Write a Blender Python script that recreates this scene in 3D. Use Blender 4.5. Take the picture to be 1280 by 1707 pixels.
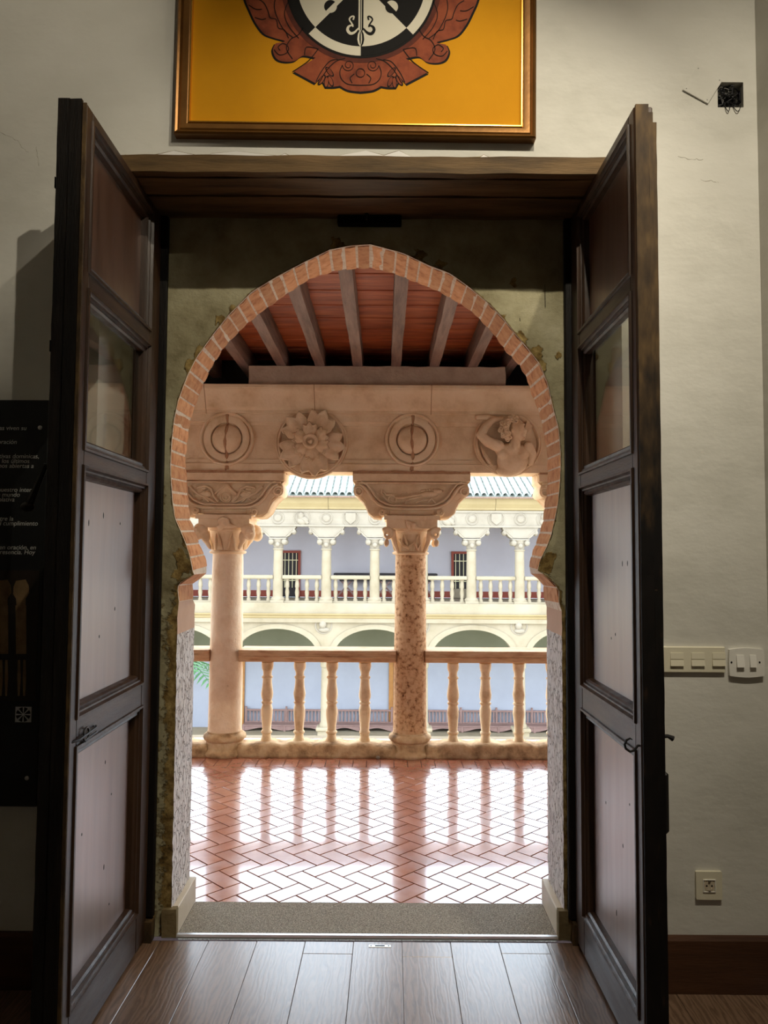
import bpy, bmesh, math, random
from mathutils import Vector, Matrix, noise
random.seed(11)
PI = math.pi
scene = bpy.context.scene
COL = scene.collection
for o in list(bpy.data.objects):
    bpy.data.objects.remove(o)

# ------------------------------------------------------------------ camera
F, EYE, CX, CY = 1290.0, 1.6, 640.0, 853.5
PITCH, ROLL = math.atan((925 - CY) / F), 0.006
cd = bpy.data.cameras.new('camera')
cam = bpy.data.objects.new('camera', cd)
COL.objects.link(cam)
cd.sensor_fit = 'HORIZONTAL'
cd.sensor_width = 36.0
cd.lens = F / 1280 * 36.0
cd.clip_start, cd.clip_end = 0.05, 300
cam.rotation_mode = 'QUATERNION'
cam.location = (0, 0, EYE)
cam.rotation_quaternion = (Matrix.Rotation(PI / 2 + PITCH, 3, 'X') @ Matrix.Rotation(ROLL, 3, 'Z')).to_quaternion()
scene.camera = cam

# ------------------------------------------------------------------ sky and exposure
SKY = 5.2
w = bpy.data.worlds.new('overcast_sky')
scene.world = w
w.use_nodes = True
bgn = w.node_tree.nodes['Background']
bgn.inputs[0].default_value = (0.75, 0.875, 1.0, 1)
bgn.inputs[1].default_value = SKY
vs = scene.view_settings
vs.view_transform = 'Standard'
vs.look = 'None'
vs.gamma = 1
vs.use_curve_mapping = False
vs.exposure = 0.3

# ------------------------------------------------------------------ lamps of the room (track spots under the ceiling)
def spot(name, loc, target, watts, angle, blend, color, size):
    l = bpy.data.lights.new(name, 'SPOT')
    l.energy, l.spot_size, l.spot_blend, l.color, l.shadow_soft_size = watts, math.radians(angle), blend, color, size
    o = bpy.data.objects.new(name, l)
    COL.objects.link(o)
    o.location = loc
    o.rotation_euler = (Vector(target) - Vector(loc)).to_track_quat('-Z', 'Y').to_euler()
    return o
WARM = (1.0, 0.90, 0.72)
spot('track_spot', (0.83, -0.2, 4.4), (-2.0, 2.95, 3.3), 150, 36, 0.7, WARM, 0.02)
spot('track_spot', (0.62, 1.0, 4.65), (-0.02, 3.33, 2.1), 180, 62, 0.9, WARM, 0.02)
spot('track_spot', (1.36, 1.15, 4.5), (1.75, 2.95, 0.9), 150, 104, 1.0, WARM, 0.04)

# ------------------------------------------------------------------ pixel -> point on a known plane (surveying the photograph)
_c, _s, _cp, _sp = math.cos(ROLL), math.sin(ROLL), math.cos(PITCH), math.sin(PITCH)
def _ray(px, py):
    u, v = (px - CX) / F, -(py - CY) / F
    u, v = u * _c - v * _s, u * _s + v * _c
    return Vector((u, _cp - v * _sp, _sp + v * _cp))
def P(px, py, Y):
    r = _ray(px, py)
    return r * (Y / r.y) + Vector((0, 0, EYE))

# ------------------------------------------------------------------ materials
def lin(c):
    f = lambda v: (v / 255) / 12.92 if v / 255 <= 0.04045 else ((v / 255 + 0.055) / 1.055) ** 2.4
    return (f(c[0]), f(c[1]), f(c[2]), 1)

class NT:
    def __init__(s, m):
        s.t = m.node_tree
    def n(s, typ, **kw):
        nd = s.t.nodes.new(typ)
        for k, v in kw.items():
            setattr(nd, k, v)
        return nd
    def l(s, a, b):
        s.t.links.new(a, b)

def mat(name, cols, scale=4.0, rough=0.75, bump=0.0, bscale=40.0, spec=0.4, stretch=(1, 1, 1), rand=0.0,
        metallic=0.0, coat=0.0, detail=6.0, dist=0.0, rvar=0.0, pos=None, crack=None, offs=True, coat_rough=0.1):
    """cols: list of sRGB colours spread over a noise ramp"""
    m = bpy.data.materials.new(name)
    m.use_nodes = True
    g = NT(m)
    b = g.t.nodes['Principled BSDF']
    tc = g.n('ShaderNodeTexCoord')
    mp = g.n('ShaderNodeMapping')
    mp.inputs['Scale'].default_value = stretch
    g.l(tc.outputs['Object'], mp.inputs['Vector'])
    oi = g.n('ShaderNodeObjectInfo')
    if offs:
        cm = g.n('ShaderNodeCombineXYZ')
        mul = g.n('ShaderNodeMath', operation='MULTIPLY')
        mul.inputs[1].default_value = 37.0
        g.l(oi.outputs['Random'], mul.inputs[0])
        for i in range(3):
            g.l(mul.outputs[0], cm.inputs[i])
        g.l(cm.outputs[0], mp.inputs['Location'])
    nz = g.n('ShaderNodeTexNoise')
    nz.inputs['Scale'].default_value = scale
    nz.inputs['Detail'].default_value = detail
    nz.inputs['Roughness'].default_value = 0.6
    nz.inputs['Distortion'].default_value = dist
    g.l(mp.outputs[0], nz.inputs['Vector'])
    rp = g.n('ShaderNodeValToRGB')
    n = len(cols)
    el = rp.color_ramp.elements
    if n == 1:
        cols = [cols[0], cols[0]]
        n = 2
    ps = pos or [0.28 + 0.44 * i / (n - 1) for i in range(n)]
    el[0].position, el[0].color = ps[0], lin(cols[0])
    el[1].position, el[1].color = ps[-1], lin(cols[-1])
    for i in range(1, n - 1):
        e = el.new(ps[i])
        e.color = lin(cols[i])
    g.l(nz.outputs['Fac'], rp.inputs['Fac'])
    colout = rp.outputs['Color']
    if rand:
        hv = g.n('ShaderNodeHueSaturation')
        mr = g.n('ShaderNodeMapRange')
        mr.inputs['To Min'].default_value = 1 - rand
        mr.inputs['To Max'].default_value = 1 + rand
        g.l(oi.outputs['Random'], mr.inputs['Value'])
        g.l(mr.outputs[0], hv.inputs['Value'])
        g.l(colout, hv.inputs['Color'])
        colout = hv.outputs['Color']
    g.l(colout, b.inputs['Base Color'])
    b.inputs['Roughness'].default_value = rough
    if rvar:
        mr = g.n('ShaderNodeMapRange')
        mr.inputs['From Min'].default_value = 0.3
        mr.inputs['From Max'].default_value = 0.7
        mr.inputs['To Min'].default_value = max(0.02, rough - rvar)
        mr.inputs['To Max'].default_value = rough + rvar
        nr = g.n('ShaderNodeTexNoise')
        nr.inputs['Scale'].default_value = scale * 0.7 + 1.3
        g.l(mp.outputs[0], nr.inputs['Vector'])
        g.l(nr.outputs['Fac'], mr.inputs['Value'])
        g.l(mr.outputs[0], b.inputs['Roughness'])
    b.inputs['Specular IOR Level'].default_value = spec
    b.inputs['Metallic'].default_value = metallic
    b.inputs['Coat Weight'].default_value = coat
    b.inputs['Coat Roughness'].default_value = coat_rough
    if bump:
        n2 = g.n('ShaderNodeTexNoise')
        n2.inputs['Scale'].default_value = bscale
        n2.inputs['Detail'].default_value = 5
        g.l(mp.outputs[0], n2.inputs['Vector'])
        h = n2.outputs['Fac']
        if crack:
            vo = g.n('ShaderNodeTexVoronoi', feature='DISTANCE_TO_EDGE')
            vo.inputs['Scale'].default_value = crack
            vm = g.n('ShaderNodeMixRGB')
            vm.inputs[0].default_value = 0.12
            g.l(mp.outputs[0], vm.inputs[1])
            g.l(n2.outputs['Color'], vm.inputs[2])
            g.l(vm.outputs[0], vo.inputs['Vector'])
            r2 = g.n('ShaderNodeMapRange')
            r2.inputs['From Max'].default_value = 0.06
            g.l(vo.outputs['Distance'], r2.inputs['Value'])
            ad = g.n('ShaderNodeMath', operation='ADD')
            g.l(r2.outputs[0], ad.inputs[0])
            g.l(h, ad.inputs[1])
            h = ad.outputs[0]
        bp = g.n('ShaderNodeBump')
        bp.inputs['Strength'].default_value = bump
        bp.inputs['Distance'].default_value = 0.01
        g.l(h, bp.inputs['Height'])
        g.l(bp.outputs[0], b.inputs['Normal'])
    return m

def flat(name, c, rough=0.6, spec=0.3, metallic=0.0):
    m = bpy.data.materials.new(name)
    m.use_nodes = True
    b = m.node_tree.nodes['Principled BSDF']
    b.inputs['Base Color'].default_value = lin(c)
    b.inputs['Roughness'].default_value = rough
    b.inputs['Specular IOR Level'].default_value = spec
    b.inputs['Metallic'].default_value = metallic
    return m

M = {}
M['white_wall'] = mat('white_lime_plaster', [(196, 194, 184), (214, 212, 203), (222, 220, 212)], 1.6, 0.85, 0.25, 11, 0.25, stretch=(1, 1, 1.7), offs=False)
M['plain_white'] = mat('white_paint', [(230, 228, 224), (238, 236, 232)], 2, 0.9, 0.1, 30, 0.2)
M['green_plaster'] = mat('aged_green_plaster', [(92, 84, 52), (128, 124, 84), (140, 140, 98), (156, 154, 112)], 4.2, 0.9, 0.5, 26, 0.2, offs=False, pos=[0.26, 0.42, 0.55, 0.72])
M['rubble'] = mat('crumbling_rubble', [(60, 46, 26), (112, 92, 54), (150, 132, 86)], 16, 0.95, 0.9, 40, 0.1, offs=False)
M['jamb_pink'] = mat('pink_plaster', [(216, 180, 152), (226, 194, 168)], 6, 0.85, 0.15, 30, 0.2, offs=False)
M['jamb_stone'] = mat('flaking_whitewash', [(150, 140, 130), (196, 188, 180), (206, 200, 194)], 14, 0.8, 1.0, 30, 0.4, stretch=(1, 1, 1), crack=26, offs=False)
M['brick'] = mat('arch_brick', [(192, 122, 80), (226, 166, 118), (234, 184, 138)], 22, 0.85, 0.45, 70, 0.2, rand=0.16)
M['mortar'] = mat('pale_mortar', [(214, 180, 146), (240, 224, 202), (246, 234, 216)], 40, 0.9, 0.6, 80, 0.2, offs=False)
M['dark_wood'] = mat('dark_varnished_wood', [(38, 24, 14), (58, 38, 23), (70, 48, 30)], 5, 0.42, 0.12, 60, 0.5, stretch=(4, 4, 0.5), rvar=0.08)
M['dark_wood_h'] = mat('dark_varnished_rail', [(38, 24, 14), (58, 38, 23), (70, 48, 30)], 5, 0.42, 0.12, 60, 0.5, stretch=(4, 0.5, 4), rvar=0.08)
M['panel_wood'] = mat('brown_varnished_panel', [(62, 44, 32), (82, 60, 46), (92, 70, 54)], 4, 0.42, 0.05, 50, 1.0, stretch=(4, 5, 0.35), rvar=0.08, coat=1.0, coat_rough=0.36)
M['panel_wood'].node_tree.nodes['Principled BSDF'].inputs['Coat IOR'].default_value = 1.75
M['panel_wood'].node_tree.nodes['Principled BSDF'].inputs['Specular Tint'].default_value = (1.0, 0.82, 0.74, 1)
M['panel_wood'].node_tree.nodes['Principled BSDF'].inputs['Coat Tint'].default_value = (1.0, 0.88, 0.82, 1)
M['black_wood'] = mat('blackened_wood', [(8, 6, 5), (17, 13, 10), (30, 22, 15)], 6, 0.6, 0.25, 50, 0.25, stretch=(5, 5, 0.6))
M['edge_wood'] = mat('worn_brown_edge', [(48, 36, 22), (74, 56, 34), (104, 82, 48)], 9, 0.7, 0.3, 60, 0.3, stretch=(3, 3, 1.0))
M['soffit_wood'] = mat('old_lintel_wood', [(60, 46, 26), (98, 76, 46), (120, 94, 60)], 5, 0.7, 0.3, 40, 0.3, stretch=(0.5, 4, 4))
M['base_wood'] = mat('brown_baseboard', [(60, 36, 20), (86, 54, 32)], 5, 0.6, 0.15, 40, 0.3, stretch=(0.4, 4, 4))
M['laminate'] = mat('oak_laminate', [(96, 74, 56), (130, 106, 84), (144, 118, 94)], 3.2, 0.3, 0.12, 30, 0.5, stretch=(6, 0.55, 1), dist=1.3, rand=0.08, rvar=0.06)
M['iron'] = flat('black_iron', (18, 15, 13), 0.5, 0.5)
M['steel'] = flat('brushed_steel', (190, 190, 188), 0.3, 0.5, 1.0)
M['alu'] = flat('aluminium_strip', (205, 205, 205), 0.35, 0.5, 0.9)
M['carpet'] = mat('grey_grit_mat', [(104, 98, 88), (158, 150, 136), (206, 196, 178)], 190, 0.9, 0.8, 260, 0.2, offs=False, detail=2)
M['skirt_tile'] = mat('beige_skirting_tile', [(196, 182, 158), (208, 194, 170)], 12, 0.5, 0.05, 40, 0.4)
M['skirt_dark'] = mat('drab_mortar', [(104, 90, 62), (132, 116, 84)], 14, 0.9, 0.4, 40, 0.2)  # drab brown mortar of the skirting ends
M['plastic'] = flat('ivory_plastic', (226, 220, 196), 0.4, 0.5)
M['plastic_w'] = flat('white_plastic', (236, 234, 226), 0.35, 0.5)
M['black'] = flat('black_void', (6, 6, 6), 0.9, 0.1)
M['cable'] = flat('black_cable', (20, 20, 24), 0.45, 0.5)
M['cable_g'] = flat('grey_cable', (120, 118, 112), 0.5, 0.5)
M['panel_black'] = mat('black_board', [(12, 14, 15), (17, 19, 19)], 3, 0.5, 0, 10, 0.4)
M['ink_white'] = flat('white_ink', (200, 200, 196), 0.7)
M['terracotta'] = mat('glazed_terracotta', [(162, 98, 76), (178, 112, 88), (190, 128, 104)], 7, 0.22, 0.03, 12, 1.0, rand=0.07, rvar=0.05, coat=0.75, coat_rough=0.07)
M['grout'] = mat('dark_grout', [(50, 40, 40), (70, 56, 54)], 30, 0.9, 0.2, 60, 0.1)
M['sandstone'] = mat('villamayor_sandstone', [(212, 172, 130), (233, 200, 160), (240, 211, 174)], 5, 0.85, 0.3, 45, 0.2, offs=False)
M['shaft_stone'] = mat('pitted_sandstone', [(92, 56, 30), (180, 132, 90), (214, 170, 126), (226, 188, 146)], 30, 0.85, 0.9, 46, 0.2, pos=[0.30, 0.40, 0.5, 0.75], detail=6)
M['shaft_pale'] = mat('pale_sandstone_shaft', [(150, 104, 66), (230, 196, 158), (240, 212, 178), (244, 220, 190)], 7, 0.85, 0.6, 38, 0.2, pos=[0.2, 0.33, 0.55, 0.75], detail=9)
M['balu_stone'] = mat('worn_ochre_stone', [(206, 166, 122), (236, 206, 164), (242, 216, 178)], 9, 0.8, 0.35, 45, 0.25)
M['rail_stone'] = mat('ochre_rail_stone', [(176, 124, 82), (214, 172, 128), (226, 190, 148)], 6, 0.7, 0.35, 40, 0.3, stretch=(1, 3, 5))
M['sill_stone'] = mat('stained_sill_stone', [(110, 80, 50), (198, 162, 120), (222, 194, 154)], 8, 0.85, 0.7, 30, 0.2)
M['mortar_dark'] = mat('brown_joint_mortar', [(168, 122, 88), (186, 140, 104)], 30, 0.95, 0.5, 60, 0.1)
M['block_plaster'] = mat('rough_grey_render', [(172, 144, 122), (194, 166, 142)], 9, 0.95, 0.6, 40, 0.1)
M['rafter'] = mat('brown_rafter_wood', [(96, 76, 64), (130, 104, 90), (148, 122, 106)], 6, 0.7, 0.3, 40, 0.3, stretch=(4, 0.4, 4), rand=0.08)
M['ceiling_board'] = mat('red_ceiling_board', [(120, 54, 30), (184, 96, 56), (212, 126, 74)], 4, 0.5, 0.25, 40, 0.4, stretch=(0.5, 5, 4), rand=0.15, detail=8)
M['canvas'] = mat('yellow_canvas', [(206, 142, 14), (216, 152, 20)], 3, 0.8, 0.12, 500, 0.2)
M['frame'] = mat('bronze_gilt_frame', [(100, 66, 26), (128, 88, 38)], 6, 0.35, 0.05, 50, 0.5, metallic=0.6)
M['gilt'] = flat('gold_fillet', (226, 178, 84), 0.25, 0.5, 0.9)
M['p_black'] = flat('black_paint', (16, 14, 12), 0.8)
M['p_white'] = flat('cream_paint', (222, 216, 196), 0.8)
M['p_rust'] = mat('rust_paint', [(104, 44, 22), (140, 66, 36), (158, 82, 46)], 16, 0.8)
M['p_rust_d'] = mat('dark_rust_paint', [(70, 28, 16), (100, 42, 24)], 20, 0.8)
M['f_stone'] = mat('pale_far_stone', [(134, 121, 98), (147, 134, 112), (154, 142, 121)], 1.2, 0.9, 0.2, 12, 0.2, offs=False)
M['f_white'] = mat('bleached_stone', [(136, 125, 109), (149, 138, 122)], 2.2, 0.9, 0.25, 10, 0.2, offs=False)
M['f_yellow'] = mat('yellow_cornice_stone', [(138, 120, 86), (150, 132, 96)], 1.2, 0.9, 0.1, 12, 0.2, offs=False)
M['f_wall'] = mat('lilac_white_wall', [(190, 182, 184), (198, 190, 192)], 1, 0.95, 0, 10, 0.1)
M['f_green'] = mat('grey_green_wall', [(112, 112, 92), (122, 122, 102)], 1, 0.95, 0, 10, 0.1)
M['f_red'] = flat('red_brown_dado', (140, 70, 56), 0.8)
M['f_wood'] = mat('weathered_bench_wood', [(128, 100, 92), (146, 116, 108)], 4, 0.8)
M['f_door'] = mat('ochre_door_wood', [(140, 92, 44), (172, 120, 64)], 3, 0.7)
M['f_dark'] = flat('dark_interior', (52, 46, 46), 0.8)
M['f_bar'] = flat('cream_grille_bar', (226, 214, 170), 0.6)
M['roof_tile'] = mat('pale_lichen_roof_tile', [(142, 146, 138), (166, 170, 162)], 5, 0.8, 0.1, 12, 0.2, rand=0.06)
M['leaf'] = mat('palm_leaf', [(30, 70, 28), (58, 108, 46)], 4, 0.5, 0, 10, 0.4, rand=0.1)
M['trunk'] = mat('palm_trunk', [(90, 70, 50), (130, 106, 80)], 9, 0.9, 0.5, 20, 0.1)
M['ground'] = mat('courtyard_gravel', [(206, 196, 174), (222, 212, 192)], 6, 0.95, 0.1, 20, 0.1)

def ramp(g, cols, ps):
    rp = g.n('ShaderNodeValToRGB')
    el = rp.color_ramp.elements
    el[0].position, el[0].color = ps[0], lin(cols[0])
    el[1].position, el[1].color = ps[-1], lin(cols[-1])
    for c, p in list(zip(cols, ps))[1:-1]:
        el.new(p).color = lin(c)
    return rp
def plaster_material():
    """green-beige plaster that gives way to rubble where the 'wear' attribute is high"""
    m = bpy.data.materials.new('aged_green_plaster')
    m.use_nodes = True
    g = NT(m)
    bs = g.t.nodes['Principled BSDF']
    tc = g.n('ShaderNodeTexCoord')
    def nz(sc, det=6):
        n = g.n('ShaderNodeTexNoise')
        n.inputs['Scale'].default_value = sc
        n.inputs['Detail'].default_value = det
        n.inputs['Roughness'].default_value = 0.65
        g.l(tc.outputs['Object'], n.inputs['Vector'])
        return n
    n1, n2, n3 = nz(4), nz(18), nz(34, 8)
    r1 = ramp(g, [(106, 96, 68), (146, 138, 108), (164, 157, 126), (180, 173, 144)], [0.28, 0.43, 0.56, 0.72])
    g.l(n1.outputs['Fac'], r1.inputs['Fac'])
    r2 = ramp(g, [(50, 38, 20), (112, 90, 50), (156, 134, 84), (186, 166, 118)], [0.3, 0.45, 0.6, 0.74])
    g.l(n2.outputs['Fac'], r2.inputs['Fac'])
    at = g.n('ShaderNodeAttribute', attribute_name='wear')
    ad = g.n('ShaderNodeMath', operation='ADD')
    g.l(at.outputs['Fac'], ad.inputs[0])
    g.l(n3.outputs['Fac'], ad.inputs[1])
    mr = g.n('ShaderNodeMapRange')
    mr.inputs['From Min'].default_value = 0.88
    mr.inputs['From Max'].default_value = 1.0
    g.l(ad.outputs[0], mr.inputs['Value'])
    mx = g.n('ShaderNodeMixRGB')
    g.l(mr.outputs[0], mx.inputs[0])
    g.l(r1.outputs[0], mx.inputs[1])
    g.l(r2.outputs[0], mx.inputs[2])
    g.l(mx.outputs[0], bs.inputs['Base Color'])
    bs.inputs['Roughness'].default_value = 0.92
    bs.inputs['Specular IOR Level'].default_value = 0.2
    h = g.n('ShaderNodeMath', operation='MULTIPLY')
    h.inputs[1].default_value = -1.6
    g.l(mr.outputs[0], h.inputs[0])
    h2 = g.n('ShaderNodeMath', operation='ADD')
    g.l(h.outputs[0], h2.inputs[0])
    g.l(n2.outputs['Fac'], h2.inputs[1])
    bp = g.n('ShaderNodeBump')
    bp.inputs['Strength'].default_value = 0.7
    bp.inputs['Distance'].default_value = 0.012
    g.l(h2.outputs[0], bp.inputs['Height'])
    g.l(bp.outputs[0], bs.inputs['Normal'])
    return m
M['green_plaster'] = plaster_material()
def cell_material(name, stone, joint, scale, stretch):
    m = bpy.data.materials.new(name)
    m.use_nodes = True
    g = NT(m)
    bs = g.t.nodes['Principled BSDF']
    tc = g.n('ShaderNodeTexCoord')
    mp = g.n('ShaderNodeMapping')
    mp.inputs['Scale'].default_value = stretch
    g.l(tc.outputs['Object'], mp.inputs['Vector'])
    nz = g.n('ShaderNodeTexNoise')
    nz.inputs['Scale'].default_value = scale * 1.2
    g.l(mp.outputs[0], nz.inputs['Vector'])
    vm = g.n('ShaderNodeMixRGB')
    vm.inputs[0].default_value = 0.06
    g.l(mp.outputs[0], vm.inputs[1])
    g.l(nz.outputs['Color'], vm.inputs[2])
    vo = g.n('ShaderNodeTexVoronoi', feature='DISTANCE_TO_EDGE')
    vo.inputs['Scale'].default_value = scale
    g.l(vm.outputs[0], vo.inputs['Vector'])
    mr = g.n('ShaderNodeMapRange')
    mr.inputs['From Max'].default_value = 0.07
    g.l(vo.outputs['Distance'], mr.inputs['Value'])
    rp = ramp(g, stone, [0.3 + 0.4 * i / (len(stone) - 1) for i in range(len(stone))])
    g.l(nz.outputs['Fac'], rp.inputs['Fac'])
    mx = g.n('ShaderNodeMixRGB')
    mx.inputs[1].default_value = lin(joint)
    g.l(mr.outputs[0], mx.inputs[0])
    g.l(rp.outputs[0], mx.inputs[2])
    g.l(mx.outputs[0], bs.inputs['Base Color'])
    bs.inputs['Roughness'].default_value = 0.6
    ad = g.n('ShaderNodeMath', operation='ADD')
    g.l(mr.outputs[0], ad.inputs[0])
    g.l(nz.outputs['Fac'], ad.inputs[1])
    bp = g.n('ShaderNodeBump')
    bp.inputs['Strength'].default_value = 0.9
    bp.inputs['Distance'].default_value = 0.008
    g.l(ad.outputs[0], bp.inputs['Height'])
    g.l(bp.outputs[0], bs.inputs['Normal'])
    return m
M['jamb_stone'] = cell_material('flaking_whitewash', [(196, 184, 174), (226, 218, 210), (234, 228, 222)], (140, 126, 112), 22, (1, 1.5, 0.8))
def laminate_material():
    m = bpy.data.materials.new('oak_laminate')
    m.use_nodes = True
    g = NT(m)
    bs = g.t.nodes['Principled BSDF']
    tc = g.n('ShaderNodeTexCoord')
    oi = g.n('ShaderNodeObjectInfo')
    mu = g.n('ShaderNodeMath', operation='MULTIPLY')
    mu.inputs[1].default_value = 23.0
    g.l(oi.outputs['Random'], mu.inputs[0])
    cm = g.n('ShaderNodeCombineXYZ')
    for k in range(3):
        g.l(mu.outputs[0], cm.inputs[k])
    mp = g.n('ShaderNodeMapping')
    mp.inputs['Scale'].default_value = (1, 0.16, 1)
    g.l(tc.outputs['Object'], mp.inputs['Vector'])
    g.l(cm.outputs[0], mp.inputs['Location'])
    wv = g.n('ShaderNodeTexWave', wave_type='BANDS', bands_direction='X')
    wv.inputs['Scale'].default_value = 16
    wv.inputs['Distortion'].default_value = 14
    wv.inputs['Detail'].default_value = 4
    wv.inputs['Detail Scale'].default_value = 1.6
    g.l(mp.outputs[0], wv.inputs['Vector'])
    nz = g.n('ShaderNodeTexNoise')
    nz.inputs['Scale'].default_value = 40
    nz.inputs['Detail'].default_value = 6
    g.l(mp.outputs[0], nz.inputs['Vector'])
    av = g.n('ShaderNodeMath', operation='ADD')
    g.l(wv.outputs['Fac'], av.inputs[0])
    g.l(nz.outputs['Fac'], av.inputs[1])
    rp = ramp(g, [(92, 70, 54), (112, 88, 69), (122, 97, 77), (130, 104, 84)], [0.2, 0.5, 0.8, 1.0])
    hf = g.n('ShaderNodeMath', operation='MULTIPLY')
    hf.inputs[1].default_value = 0.75
    g.l(av.outputs[0], hf.inputs[0])
    g.l(hf.outputs[0], rp.inputs['Fac'])
    hv = g.n('ShaderNodeHueSaturation')
    mr = g.n('ShaderNodeMapRange')
    mr.inputs['To Min'].default_value = 0.88
    mr.inputs['To Max'].default_value = 1.12
    g.l(oi.outputs['Random'], mr.inputs['Value'])
    g.l(mr.outputs[0], hv.inputs['Value'])
    g.l(rp.outputs[0], hv.inputs['Color'])
    g.l(hv.outputs[0], bs.inputs['Base Color'])
    bs.inputs['Roughness'].default_value = 0.34
    bs.inputs['Coat Weight'].default_value = 0.8
    bs.inputs['Coat Roughness'].default_value = 0.24
    bp = g.n('ShaderNodeBump')
    bp.inputs['Strength'].default_value = 0.12
    bp.inputs['Distance'].default_value = 0.003
    g.l(av.outputs[0], bp.inputs['Height'])
    g.l(bp.outputs[0], bs.inputs['Normal'])
    return m
M['laminate'] = laminate_material()
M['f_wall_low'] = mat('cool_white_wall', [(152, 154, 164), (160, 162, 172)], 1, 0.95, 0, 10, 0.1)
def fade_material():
    """brown worn timber above, turning near-black towards the bottom"""
    m = bpy.data.materials.new('edge_brown_to_black')
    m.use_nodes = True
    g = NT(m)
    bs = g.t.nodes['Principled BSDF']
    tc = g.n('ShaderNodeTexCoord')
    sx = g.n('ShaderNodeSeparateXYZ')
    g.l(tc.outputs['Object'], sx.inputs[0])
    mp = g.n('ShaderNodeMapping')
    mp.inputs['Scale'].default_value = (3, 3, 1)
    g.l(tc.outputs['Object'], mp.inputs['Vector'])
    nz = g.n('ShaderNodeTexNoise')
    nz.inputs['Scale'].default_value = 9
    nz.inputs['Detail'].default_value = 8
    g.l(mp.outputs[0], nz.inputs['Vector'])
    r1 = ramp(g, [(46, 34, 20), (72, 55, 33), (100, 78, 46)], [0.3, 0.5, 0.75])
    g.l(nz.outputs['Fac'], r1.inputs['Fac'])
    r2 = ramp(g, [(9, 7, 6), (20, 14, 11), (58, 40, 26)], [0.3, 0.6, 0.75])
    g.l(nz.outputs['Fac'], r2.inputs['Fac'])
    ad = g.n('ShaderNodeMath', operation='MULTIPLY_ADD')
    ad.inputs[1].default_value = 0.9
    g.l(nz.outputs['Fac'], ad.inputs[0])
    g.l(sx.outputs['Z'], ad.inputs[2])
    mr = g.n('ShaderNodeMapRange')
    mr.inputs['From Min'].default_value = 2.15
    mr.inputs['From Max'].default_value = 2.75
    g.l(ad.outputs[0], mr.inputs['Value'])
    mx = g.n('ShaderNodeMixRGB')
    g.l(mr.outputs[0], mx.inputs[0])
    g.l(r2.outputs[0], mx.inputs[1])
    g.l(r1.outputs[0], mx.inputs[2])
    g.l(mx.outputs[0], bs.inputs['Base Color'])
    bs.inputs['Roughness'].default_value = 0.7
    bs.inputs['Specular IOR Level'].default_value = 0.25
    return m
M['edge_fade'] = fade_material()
M['crack'] = flat('dark_plaster_grey', (164, 158, 142), 0.9)  # slightly darker plaster tone for the hairline cracks
g_ = bpy.data.materials.new('window_glass')
g_.use_nodes = True
_t = NT(g_)
_o = g_.node_tree.nodes['Material Output']
_fr = _t.n('ShaderNodeFresnel')
_ge = _t.n('ShaderNodeNewGeometry')
_io = _t.n('ShaderNodeMapRange')
_io.inputs['To Min'].default_value = 1.52
_io.inputs['To Max'].default_value = 1 / 1.52
_t.l(_ge.outputs['Backfacing'], _io.inputs['Value'])
_t.l(_io.outputs[0], _fr.inputs[0])
_tr = _t.n('ShaderNodeBsdfTransparent')
_tr.inputs[0].default_value = (0.95, 0.96, 0.94, 1)
_gl = _t.n('ShaderNodeBsdfGlossy')
_gl.inputs['Roughness'].default_value = 0.015
_mx = _t.n('ShaderNodeMixShader')
_t.l(_fr.outputs[0], _mx.inputs[0])
_t.l(_tr.outputs[0], _mx.inputs[1])
_t.l(_gl.outputs[0], _mx.inputs[2])
_t.l(_mx.outputs[0], _o.inputs[0])
M['glass'] = g_

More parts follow.
